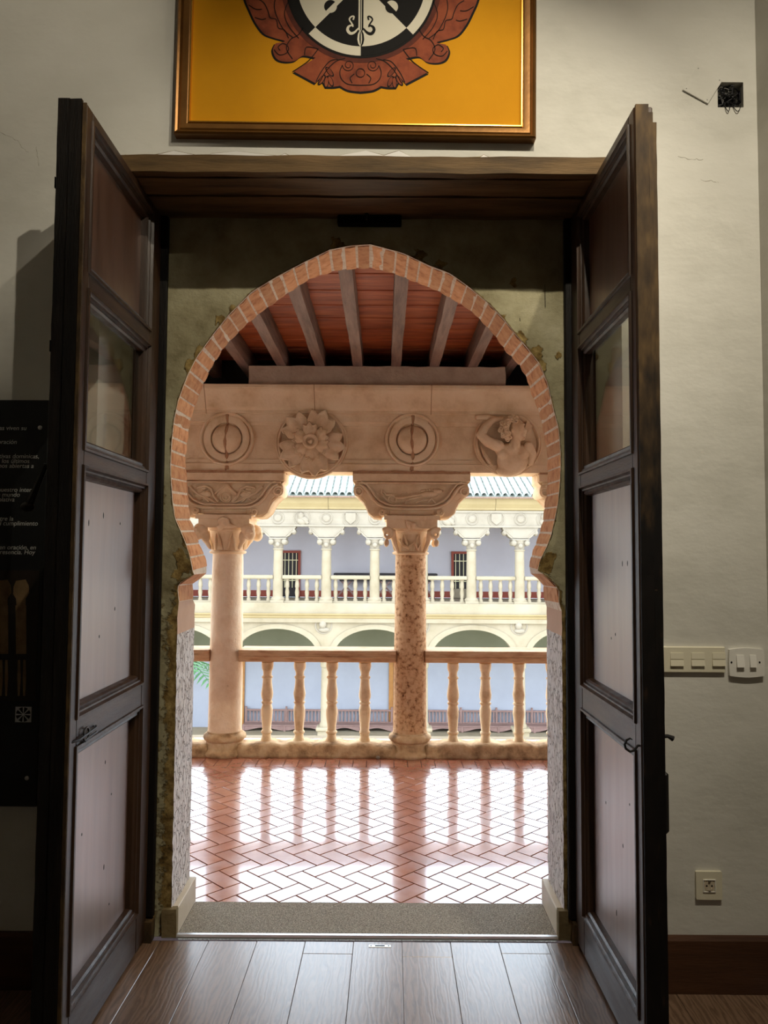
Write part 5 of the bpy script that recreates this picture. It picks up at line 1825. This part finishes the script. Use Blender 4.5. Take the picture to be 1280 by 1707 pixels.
    if style != 'figure':
        zf = z0 + 0.06
        lv.tube([(xc - 0.09, YC - 0.105, zf + 0.06), (xc - 0.06, YC - 0.135, zf + 0.01), (xc - 0.02, YC - 0.15, zf - 0.005), (xc + 0.02, YC - 0.15, zf + 0.035), (xc + 0.05, YC - 0.14, zf - 0.02), (xc + 0.075, YC - 0.125, zf + 0.03)], [0.012, 0.015, 0.015, 0.014, 0.012, 0.01], 8)
    lv.build('leaf_carving', M['sandstone'], cap, smooth=True)
    return t
column(COLX[1], 'pale pitted stone column beside the left jamb of the arch', 'figure')
column(COLX[2], 'dark-pitted stone column in the middle of the balustrade', 'bird')
column(COLX[3], 'stone column hidden beyond the right jamb of the arch', 'bird')
column(COLX[0], 'stone column hidden beyond the left jamb of the arch', 'figure')

# ------------------------------------------------------------------ balustrade
zr1, zr0 = P(620, 1085, 6.215).z, P(620, 1105, 6.225).z
def balustrade(xa, xb2, xs, label):
    t = thing('balustrade', ((xa + xb2) / 2, YC, 0), label, 'balustrade', 'stone balustrade between the gallery columns')
    h = zr1 - zr0
    a = 6.212
    poly = [(a, zr1), (a - 0.004, zr1 - 0.006), (a - 0.004, zr1 - 0.026), (a + 0.008, zr1 - 0.03), (a + 0.012, zr1 - 0.046), (a + 0.004, zr1 - 0.05), (a + 0.004, zr1 - 0.058), (a + 0.018, zr1 - 0.066), (a + 0.022, zr0 + 0.01), (a + 0.034, zr0)]
    bk = [(2 * YC - y + 0.07, z) for y, z in reversed(poly)]
    MB().prism(poly + bk, xa, xb2, 'X').build('rail', M['rail_stone'], t, smooth=30)
    b = displaced_box(xa, xb2, 6.195, 6.445, -0.004, 0.108, (int((xb2 - xa) * 34), 8, 5), 0.009, 7, xa, rnd=0.045)
    for i, v in enumerate(b.v):
        if v[2] > 0.07:
            dmin = min([abs(v[0] - x) for x in xs] or [1])
            k = 1 - math.exp(-(max(0, dmin - 0.05) / 0.05) ** 2)
            b.v[i] = (v[0], v[1], v[2] - 0.016 * k)
    b.build('sill', M['sill_stone'], t, smooth='all')
    r0 = 0.0
    zz_ = lambda y: P(620, y, 6.28).z
    prof = [(0.047, 1106), (0.048, 1112), (0.044, 1117), (0.036, 1121), (0.034, 1125), (0.034, 1128), (0.044, 1129.5), (0.044, 1131.5), (0.036, 1133), (0.037, 1140), (0.043, 1150), (0.0475, 1158), (0.046, 1164), (0.040, 1168.5), (0.035, 1170.5), (0.045, 1171.5), (0.046, 1174), (0.036, 1176), (0.040, 1179), (0.046, 1184), (0.047, 1190), (0.043, 1200), (0.037, 1211), (0.035, 1219), (0.044, 1221), (0.044, 1223.5), (0.035, 1225.5), (0.037, 1231), (0.045, 1235), (0.049, 1241), (0.047, 1247), (0.040, 1252)]
    for x in xs:
        b = MB().lathe([(r * random.uniform(0.97, 1.04), zz_(y)) for r, y in reversed(prof)], (x, YC, 0), 22)
        o = b.build('baluster', M['balu_stone'], t, smooth=45)
    return t
px_ = lambda x: P(x, 1175, YC).x
g0 = 0.118
balustrade(COLX[1] + g0, COLX[2] - g0, [px_(x) for x in (445, 499, 553, 608)], 'stone balustrade of four balusters between the two full columns')
balustrade(COLX[2] + g0, COLX[3] - g0, [px_(x) for x in (755, 809, 864.5)] + [px_(864.5) + 0.266], 'stone balustrade right of the middle column with three balusters showing')
balustrade(COLX[0] + g0, COLX[1] - g0, [px_(x) - 1.489 for x in (445, 499, 553, 608)], 'stone balustrade end showing left of the left column')
for xa, xb2 in ((GX0, COLX[0] - 0.11), (COLX[3] + 0.11, GX1)):
    b = balustrade(xa, xb2, [], 'stone balustrade continuing out of sight ' + ('left' if xa < 0 else 'right') + ' of the arch')
p = P(630, 1261, 6.19)
tag(MB().ell((p.x, 6.17, 0.012), (0.017, 0.012, 0.013)).build('pebble', M['f_white'], smooth=True), 'small white pebble on the floor at the foot of the balustrade', 'pebble')

# outer shell of the near gallery: storey below and roof above
nb = thing('near_storey', (0, 6.5, -5), 'stone storey carrying the gallery', None, kind='structure')
MB().box(GX0, GX1, 3.4, 6.85, -5.0, -0.31).build('lower_wall', M['f_stone'], nb)
MB().box(GX0, GX1, 6.85, 6.95, -0.31, 0.0).build('slab_edge', M['f_stone'], nb)
MB().prism([(3.3, ZCB + 0.42), (7.3, ZCB + 0.42), (7.3, ZCB + 0.5), (3.3, 5.6)], GX0, GX1, 'X').build('eaves_roof', M['roof_tile'], nb)
MB().box(GX0, GX0 + 0.15, YB, 6.9, 0, ZCB).build('end_wall', M['plain_white'], nb)
MB().box(GX1 - 0.15, GX1, YB, 6.9, 0, ZCB).build('end_wall', M['plain_white'], nb)

# ================================================================== ACROSS THE COURTYARD
YD = 26.3                    # far colonnade
YDB = 29.3                   # wall behind it
zd = lambda y, Y=YD: P(620, y, Y).z
xd = lambda x, y=950, Y=YD: P(x, y, Y).x
tag(MB().box(-30, 30, 6.9, 34, -5.4, -5.0).build('courtyard_ground', M['ground']), 'pale gravel ground of the courtyard below', kind='structure')
FX0, FX1 = -15.0, 15.0
fu = xd(544) - xd(463.5)
fcx = [xd(463.5) + fu * k for k in range(-5, 10)]
far = thing('courtyard_building', (0, YD, -5.0), 'pale two-storey cloister wing across the courtyard', 'building')
z_ft, z_fb = zd(851), zd(878.5)
z_cap0, z_cap1 = zd(916), zd(898)
b = MB().box(FX0, FX1, YD - 0.22, YD + 0.35, z_fb, z_ft)
b.box(FX0, FX1, YD - 0.26, YD - 0.2, z_fb, z_fb + 0.06)
b.box(FX0, FX1, YD - 0.26, YD - 0.2, z_ft - 0.07, z_ft)
b.build('frieze', M['f_white'], far)
z_ct = zd(829)
for k in range(16):
    xa, xb2 = FX0 + k * 1.875, FX0 + (k + 1) * 1.875
    MB().prism([(YD - 0.22, z_ft), (YD - 0.30, z_ft + 0.03), (YD - 0.30, z_ft + 0.09), (YD - 0.40, z_ft + 0.22), (YD - 0.44, z_ct), (YD + 0.35, z_ct), (YD + 0.35, z_ft)], xa + 0.006, xb2 - 0.006, 'X').build('cornice_block', M['f_yellow'], far)
# medallions on the frieze
def far_ring(b, x, z, R, y, t=0.03):
    b.tube([(x + R * math.cos(a), y, z + R * math.sin(a)) for a in [2 * PI * i / 20 for i in range(20)]], t, 6, True)
for k, x in enumerate(fcx):
    if not -5 < x < 6.5:
        continue
    b = MB()
    far_ring(b, x, (z_ft + z_fb) / 2, 0.19, YD - 0.22)
    b.lathe([(0.13, 0), (0.11, 0.03), (0.05, 0.045)], (x, YD - 0.22, (z_ft + z_fb) / 2), 16, 'Y')
    b.build('medallion', M['f_white'], far, smooth=True)
    b = MB()
    xm = x + fu / 2
    far_ring(b, xm, (z_ft + z_fb) / 2, 0.27, YD - 0.22, 0.025)
    if k % 3 == 0:
        b.prism([(xm - 0.17, z_ft - 0.1), (xm + 0.17, z_ft - 0.1), (xm + 0.17, z_fb + 0.22), (xm, z_fb + 0.08), (xm - 0.17, z_fb + 0.22)], YD - 0.27, YD - 0.2)
    else:
        b.ell((xm - 0.04, YD - 0.25, z_ft - 0.2), (0.1, 0.09, 0.12))
        b.ell((xm + 0.02, YD - 0.23, z_fb + 0.2), (0.2, 0.08, 0.15))
        b.tube([(xm - 0.06, YD - 0.28, z_ft - 0.25), (xm + 0.2, YD - 0.27, z_fb + 0.1)], 0.05, 6)
    b.build('relief', M['f_white'], far, smooth=True)
# upper columns with capitals and brackets
z_base, z_ped = zd(1001), zd(1021)
def far_column():
    c = MB().lathe([(0.24, z_base), (0.245, z_base + 0.05), (0.2, z_base + 0.09), (0.17, z_base + 0.12), (0.168, (z_base + z_cap0) / 2), (0.155, z_cap0 - 0.03), (0.185, z_cap0 - 0.02), (0.185, z_cap0 + 0.02)], (0, YD, 0), 18).build('column', M['f_stone'], far, smooth=40)
    MB().box(-0.22, 0.22, YD - 0.24, YD + 0.24, z_ped, z_base + 0.004).build('pedestal', M['f_stone'], c)
    b = MB().lathe([(0.15, z_cap0), (0.17, z_cap0 + 0.1), (0.24, z_cap1 - 0.08), (0.26, z_cap1)], (0, YD, 0), 14)
    for sx in (-1, 1):
        for sy in (-1, 1):
            b.ell((sx * 0.22, YD + sy * 0.2, z_cap1 - 0.12), (0.1, 0.1, 0.11), 8, 6)
    b.ell((0, YD - 0.2, z_cap0 + 0.15), (0.09, 0.08, 0.09), 8, 6)
    b.box(-0.29, 0.29, YD - 0.27, YD + 0.27, z_cap1 - 0.03, z_cap1 + 0.01)
    b.build('capital', M['f_white'], c, smooth=40)
    hbx = [(0.0, z_fb), (0.60, z_fb), (0.60, z_fb - 0.05), (0.56, z_fb - 0.08), (0.60, z_fb - 0.16), (0.55, z_fb - 0.24), (0.46, z_fb - 0.22), (0.40, z_fb - 0.30), (0.30, z_cap1 + 0.03), (0.0, z_cap1 + 0.01)]
    pts = hbx[1:-1]
    poly = pts + [(-x, z) for x, z in reversed(pts)]
    k = MB().prism(poly, YD - 0.2, YD + 0.25)
    k.tube([(x, YD - 0.2, z) for x, z in ((-0.5, z_fb - 0.08), (-0.38, z_fb - 0.2), (-0.24, z_cap1 + 0.06), (0, z_cap1 + 0.05), (0.24, z_cap1 + 0.06), (0.38, z_fb - 0.2), (0.5, z_fb - 0.08))], 0.025, 6)
    for s in (-1, 1):
        k.ell((s * 0.53, YD - 0.05, z_fb - 0.19), (0.09, 0.2, 0.09), 10, 8)
    k.build('bracket', M['f_white'], c, smooth=40)
    return c
proto = None
for x in fcx:
    if proto is None:
        proto = far_column()
        c = proto
        c.location.x = x
    else:
        c = copy_tree(proto, far)
        c.location.x = x
# upper balustrade: rails and balusters per bay
zt_, zb_t = zd(959.5), zd(966)
bal = MB().lathe([(0.075, zd(1003)), (0.075, zd(1000)), (0.05, zd(997)), (0.075, zd(988)), (0.05, zd(981)), (0.075, zd(979)), (0.07, zd(973)), (0.05, zd(968)), (0.075, zd(966))], (0, YD, 0), 10).build('baluster', M['f_stone'], far, smooth=40)
first = True
for k in range(len(fcx) - 1):
    xa, xb2 = fcx[k] + 0.15, fcx[k + 1] - 0.15
    MB().bbox(xa, xb2, YD - 0.14, YD + 0.14, zb_t, zt_, 0.03).build('rail', M['f_stone'], far)
    for j in range(4):
        x = xa + (xb2 - xa) * (j + 0.5) / 4
        if first:
            o = bal
            first = False
        else:
            o = bal.copy()
            COL.objects.link(o)
        o.location.x = x
# parapet band and string course
MB().box(FX0, FX1, YD - 0.16, YD + 0.3, z_ped - 0.04, zd(1002)).build('parapet', M['f_stone'], far)
z_s1 = zd(1037)
MB().prism([(YD - 0.2, z_s1), (YD - 0.27, z_s1 + 0.05), (YD - 0.27, z_s1 + 0.11), (YD - 0.33, z_s1 + 0.16), (YD - 0.33, z_s1 + 0.22), (YD - 0.38, z_ped - 0.06), (YD - 0.38, z_ped - 0.02), (YD + 0.3, z_ped - 0.02), (YD + 0.3, z_s1)], FX0, FX1, 'X').build('string_course', M['f_yellow'], far)
# lower arcade wall: one flat-arched opening for every two upper bays
pier = [xd(544, 1040) + fu * 2 * k for k in range(-4, 5)]
z_spr, z_cro = zd(1098), zd(1048)
def arch_pts(xa, xb2, n=22):
    m, h = (xa + xb2) / 2, (xb2 - xa) / 2
    return [(m + h * math.cos(PI - PI * i / n), z_spr + (z_cro - z_spr) * math.sin(PI * i / n) ** 0.9) for i in range(n + 1)]
for k in range(len(pier) - 1):
    xa, xb2 = pier[k] + 0.26, pier[k + 1] - 0.26
    ap = arch_pts(xa, xb2)
    poly = [(pier[k] + 0.001, z_s1), (pier[k] + 0.001, z_spr)] + ap + [(pier[k + 1] - 0.001, z_spr), (pier[k + 1] - 0.001, z_s1)]
    b = MB()
    # fill above the arch as strips so the outline stays clean
    top = [(x, z_s1) for x, z in ap]
    for i in range(len(ap) - 1):
        b.prism([ap[i], ap[i + 1], top[i + 1], top[i]], YD - 0.2, YD + 0.3)
    b.box(pier[k], xa, YD - 0.2, YD + 0.3, z_spr, z_s1)
    b.box(xb2, pier[k + 1], YD - 0.2, YD + 0.3, z_spr, z_s1)
    b.build('arcade_wall', M['f_stone'], far)
    ar = MB()
    for i in range(len(ap) - 1):
        m = (pier[k] + pier[k + 1]) / 2
        o1 = [(m + (x - m) * 1.0, z) for x, z in (ap[i], ap[i + 1])]
        o2 = [(m + (x - m) * 1.10, z_spr + (z - z_spr) * 1.0 + 0.16) for x, z in (ap[i + 1], ap[i])]
        ar.prism(o1 + o2, YD - 0.235, YD - 0.19)
    ar.build('archivolt', M['f_stone'], far)
for x in pier:
    if -5 < x < 6:
        b = MB()
        zc2 = zd(1041)
        far_ring(b, x - 0.08, zc2 - 0.02, 0.27, YD - 0.2, 0.03)
        b.ell((x - 0.1, YD - 0.24, zc2 + 0.02), (0.12, 0.1, 0.15))
        b.ell((x - 0.06, YD - 0.22, zc2 - 0.17), (0.18, 0.07, 0.09))
        b.build('bust_medallion', M['f_white'], far, smooth=True)
    zl = -5.0
    zp = zd(1212)
    b = MB().lathe([(0.2, zp - 0.02), (0.2, zp + 0.1), (0.165, zp + 0.16), (0.15, z_spr - 0.3), (0.18, z_spr - 0.28), (0.2, z_spr - 0.06)], (x, YD, 0), 16)
    lc_ = b.build('lower_column', M['f_stone'], far, smooth=40)
    MB().box(x - 0.24, x + 0.24, YD - 0.24, YD + 0.24, zl, zp - 0.06).build('pedestal', M['f_stone'], lc_)
    MB().bbox(x - 0.3, x + 0.3, YD - 0.3, YD + 0.3, zp - 0.1, zp + 0.02, 0.03).build('pedestal_cap', M['f_stone'], lc_)
    MB().bbox(x - 0.27, x + 0.27, YD - 0.26, YD + 0.3, z_spr - 0.08, z_spr + 0.002, 0.03).build('impost', M['f_stone'], lc_)
# floors, walls behind, dado
MB().box(FX0, FX1, YD - 0.3, YDB + 0.3, z_s1 - 0.0, -0.02).build('gallery_slab', M['f_stone'], far)
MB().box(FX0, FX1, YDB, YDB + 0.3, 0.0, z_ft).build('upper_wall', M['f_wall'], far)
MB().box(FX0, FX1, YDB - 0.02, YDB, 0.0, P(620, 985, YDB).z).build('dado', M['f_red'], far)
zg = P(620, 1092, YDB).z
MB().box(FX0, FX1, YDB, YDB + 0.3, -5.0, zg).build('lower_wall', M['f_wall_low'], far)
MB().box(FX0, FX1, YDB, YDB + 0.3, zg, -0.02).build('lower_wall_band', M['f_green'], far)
MB().box(FX0, FX1, YD - 0.45, YDB + 0.3, -5.0, -4.86).build('lower_floor', M['f_stone'], far)
MB().box(FX0, FX1, YD - 0.15, YDB + 0.3, z_ft + 0.001, z_ft + 0.12).build('upper_ceiling', M['rafter'], far)
# tiled roof: each visible cover tile is its own piece
slope = math.radians(22)
roof = MB().prism([(YD - 0.62, z_ct + 0.0), (YDB + 0.5, z_ct + math.tan(slope) * (YDB - YD + 1.1)), (YDB + 0.5, z_ct)], FX0, FX1, 'X').build('roof', M['roof_tile'], far)
MB().box(FX0, FX1, YD - 0.60, YD - 0.3, z_ct - 0.05, z_ct + 0.001).build('eave_board', M['rafter'], roof)
tb = MB()
n_ = 7
rt, L = 0.105, 0.52
for end, (rr_, y0) in enumerate(((rt, 0), (rt * 0.82, L))):
    for i in range(n_ + 1):
        a = PI * i / n_
        tb.v.append((rr_ * math.cos(a), y0 * math.cos(slope), rr_ * math.sin(a) + y0 * math.sin(slope)))
for i in range(n_ + 1):
    v = tb.v[i]
    tb.v.append((v[0] * 0.85, v[1], v[2] * 0.85))
for i in range(n_):
    tb.f.append((i, i + 1, n_ + 2 + i, n_ + 1 + i))
    tb.f.append((i, i + 1, 2 * n_ + 3 + i, 2 * n_ + 2 + i))
tb.mi = [0] * len(tb.f)
tmesh = None
rest = MB()
nt = 0
for row in range(6):
    for colm in range(62):
        x = FX0 + 1.0 + colm * 0.236 + 6.0
        if x > 9:
            continue
        y = YD - 0.66 + row * 0.42 * math.cos(slope)
        z = z_ct + 0.03 + row * 0.42 * math.sin(slope) + 0.004 * (row % 2)
        vis = (-4.0 < x < 6.0) and row < 6
        if vis and nt < 290:
            if tmesh is None:
                o = tb.build('roof_tile', M['roof_tile'], roof, smooth=40)
                tmesh = o
                # built at the origin: undo the parent shift
                o.data.transform(Matrix.Translation(far.location))
            else:
                o = tmesh.copy()
                COL.objects.link(o)
                o.parent = roof
            o.location = Vector((x, y, z)) - far.location
            nt += 1
        else:
            rest.add([(v[0] + x, v[1] + y, v[2] + z) for v in tb.v], tb.f)
if rest.v:
    o = rest.build('roof_tile_remainder', M['roof_tile'], roof)
    o['kind'] = 'stuff'
# grilled doors of the far upper gallery
def far_door(x0, x1, y_top, label, light):
    xa, xb2 = P(x0, 950, YDB).x, P(x1, 950, YDB).x
    zt2 = P(620, y_top, YDB).z
    d = thing('grilled_door', ((xa + xb2) / 2, YDB - 0.05, 0), label, 'door', 'grilled doors of the far gallery')
    w_ = 0.09
    MB().box(xa + w_, xb2 - w_, YDB - 0.03, YDB - 0.012, 0.0, zt2 - w_).build('leaf', M['f_dark'], d)
    MB().box(xa, xa + w_, YDB - 0.09, YDB - 0.004, 0, zt2).build('jamb', M['f_red'], d)
    MB().box(xb2 - w_, xb2, YDB - 0.09, YDB - 0.004, 0, zt2).build('jamb', M['f_red'], d)
    MB().box(xa + w_, xb2 - w_, YDB - 0.09, YDB - 0.004, zt2 - w_, zt2).build('head', M['f_red'], d)
    n = 4
    for i in range(n):
        x = xa + w_ + (xb2 - xa - 2 * w_) * (i + 0.5) / n
        MB().box(x - 0.012, x + 0.012, YDB - 0.06, YDB - 0.04, 0.35, zt2 - w_).build('bar', M['f_bar'], d)
    for z in (zt2 - 0.36, 0.62):
        MB().box(xa + w_, xb2 - w_, YDB - 0.064, YDB - 0.036, z - 0.014, z + 0.014).build('cross_bar', M['f_bar'], d)
    if light:
        MB().box(xa + w_, xb2 - w_, YDB - 0.07, YDB - 0.03, 0.0, 0.34).build('kick_panel', M['f_stone'], d)
    return d
far_door(468, 501, 918.5, 'grilled door in the far gallery, just right of its leftmost clear column', False)
far_door(752, 786, 918.5, 'grilled door in the far gallery partly behind a column at the right', True)
# long dark trestle table in the far gallery
xa, xb2 = P(557, 955, YDB - 0.5).x, P(728, 955, YDB - 0.5).x
zt2 = P(620, 955.5, YDB - 0.5).z
tt = thing('trestle_table', ((xa + xb2) / 2, YDB - 0.5, 0), 'long dark trestle table against the far upper wall', 'table')
MB().bbox(xa, xb2, YDB - 0.9, YDB - 0.12, zt2 - 0.07, zt2, 0.01).build('tabletop', M['f_dark'], tt)
for k in range(3):
    x = xa + (xb2 - xa) * (0.12 + 0.38 * k)
    for s in (-1, 1):
        MB().tube([(x - s * 0.38, YDB - 0.5, 0.0), (x + s * 0.38, YDB - 0.5, zt2 - 0.08)], 0.035, 6).build('leg', M['f_wood'], tt)
MB().bbox(xa + 0.2, xb2 - 0.2, YDB - 0.56, YDB - 0.46, zt2 - 0.3, zt2 - 0.2, 0.01).build('stretcher', M['f_dark'], tt)
# benches along the lower wall
def bench(x0, x1, label):
    xa, xb2 = P(x0, 1200, YDB - 0.4).x, P(x1, 1200, YDB - 0.4).x
    f0 = -4.86
    b_ = thing('slatted_bench', ((xa + xb2) / 2, YDB - 0.4, f0), label, 'bench', 'slatted benches along the lower wall')
    yb2 = YDB - 0.12
    zt3, zs3, zm3 = P(620, 1183, yb2).z, P(620, 1208, YDB - 0.5).z, P(620, 1203, yb2).z
    MB().bbox(xa, xb2, yb2 - 0.03, yb2 + 0.03, zt3 - 0.06, zt3, 0.008).build('top_rail', M['f_wood'], b_)
    MB().bbox(xa, xb2, yb2 - 0.03, yb2 + 0.03, zm3 - 0.06, zm3, 0.008).build('lower_rail', M['f_wood'], b_)
    MB().bbox(xa, xb2, YDB - 0.66, YDB - 0.10, zs3 - 0.05, zs3, 0.01).build('seat', M['f_wood'], b_)
    n = int((xb2 - xa) / 0.125)
    sl0 = None
    for i in range(n):
        x = xa + (xb2 - xa) * (i + 0.5) / n
        if sl0 is None:
            sl0 = MB().box(-0.022 + b_.location.x, 0.022 + b_.location.x, yb2 - 0.015, yb2 + 0.015, zm3, zt3 - 0.05).build('slat', M['f_wood'], b_)
            o = sl0
        else:
            o = sl0.copy()
            COL.objects.link(o)
        o.location.x = x - b_.location.x
    ap = MB()
    m_ = max(2, int((xb2 - xa) / 1.2))
    for i in range(m_ * 8):
        u0, u1 = i / (m_ * 8), (i + 1) / (m_ * 8)
        d = lambda u: 0.10 + 0.06 * math.cos(2 * PI * u * m_)
        ap.prism([(xa + (xb2 - xa) * u0, zs3 - 0.05), (xa + (xb2 - xa) * u1, zs3 - 0.05), (xa + (xb2 - xa) * u1, zs3 - 0.05 - d(u1)), (xa + (xb2 - xa) * u0, zs3 - 0.05 - d(u0))], YDB - 0.64, YDB - 0.61)
    ap.build('apron', M['f_wood'], b_)
    for i in range(m_ + 1):
        x = xa + 0.04 + (xb2 - xa - 0.08) * i / m_
        MB().bbox(x - 0.04, x + 0.04, YDB - 0.66, YDB - 0.58, f0, zs3 - 0.04, 0.008).build('leg', M['f_wood'], b_)
        MB().bbox(x - 0.035, x + 0.035, yb2 - 0.04, yb2 + 0.04, f0, zt3 + 0.1, 0.008).build('back_post', M['f_wood'], b_)
bench(406, 545, 'slatted wooden bench across the courtyard behind the left bay of balusters')
bench(548, 655, 'slatted wooden bench across the courtyard ending behind the middle column')
bench(708, 1010, 'long slatted wooden bench across the courtyard behind the right bay of balusters')
# tall doors of the lower wall
for x0, x1, lab in ((352, 408, 'ochre wooden door in the lower wall, edge showing right of the left column'), (648, 705, 'brown wooden door in the lower wall behind the middle column')):
    xa, xb2 = P(x0, 1150, YDB).x, P(x1, 1150, YDB).x
    d = thing('wooden_door', ((xa + xb2) / 2, YDB - 0.05, -4.86), lab, 'door')
    zt2 = P(620, 1086, YDB).z
    MB().bbox(xa, xa + 0.16, YDB - 0.08, YDB - 0.004, -4.86, zt2, 0.01).build('jamb', M['f_door'], d)
    MB().bbox(xb2 - 0.16, xb2, YDB - 0.08, YDB - 0.004, -4.86, zt2, 0.01).build('jamb', M['f_door'], d)
    for i in range(3):
        u0, u1 = xa + 0.16 + (xb2 - xa - 0.32) * i / 3, xa + 0.16 + (xb2 - xa - 0.32) * (i + 1) / 3
        MB().bbox(u0 + 0.004, u1 - 0.004, YDB - 0.05, YDB - 0.006, -4.86, zt2 - 0.01, 0.01).build('plank', M['f_door'], d)
# palm in the courtyard, frond tips showing at the left
p = P(300, 1085, 15.0)
pm = thing('palm_tree', (p.x, 15.0, -5.0), 'green palm whose frond tips show left of the left column', 'palm')
tr = MB()
pts = [(p.x + 0.06 * math.sin(i), 15.0, -5.0 + i * (p.z + 5.0 - 0.25) / 9) for i in range(10)]
tr.tube(pts, [0.2 - 0.006 * i + 0.012 * (i % 2) for i in range(10)], 12)
tr.build('trunk', M['trunk'], pm, smooth=True)
for k in range(16):
    a = 2 * PI * k / 16 + 0.1
    up = 0.9 if k % 2 else 0.35
    fr = MB()
    L_ = 1.15 if k % 2 else 1.0
    spine = []
    for i in range(13):
        u = i / 12
        r_ = L_ * u
        spine.append(Vector((p.x + r_ * math.cos(a), 15.0 + r_ * math.sin(a), p.z - 0.25 + up * u - (0.55 + 0.45 * up) * u * u)))
    fr.tube(spine, [0.016 * (1 - 0.8 * i / 12) for i in range(13)], 5)
    for i in range(1, 12):
        t_ = (spine[i + 1] - spine[i - 1]).normalized()
        sd = t_.cross(Vector((0, 0, 1))).normalized()
        ll = 0.34 * math.sin(PI * (0.12 + 0.82 * i / 12))
        for s in (-1, 1):
            q = spine[i]
            e = q + sd * s * ll + t_ * ll * 0.5 - Vector((0, 0, ll * 0.25))
            m_ = (q + e) / 2 + Vector((0, 0, 0.02))
            w2 = t_ * 0.02
            fr.add([q - w2, q + w2, m_ + w2 * 1.3, e, m_ - w2 * 1.3, m_ + Vector((0, 0, -0.006))], [(0, 1, 2, 4), (4, 2, 3), (0, 4, 5), (1, 5, 2), (4, 3, 5), (2, 5, 3), (0, 5, 1)])
    fr.build('frond', M['leaf'], pm, fix=False)
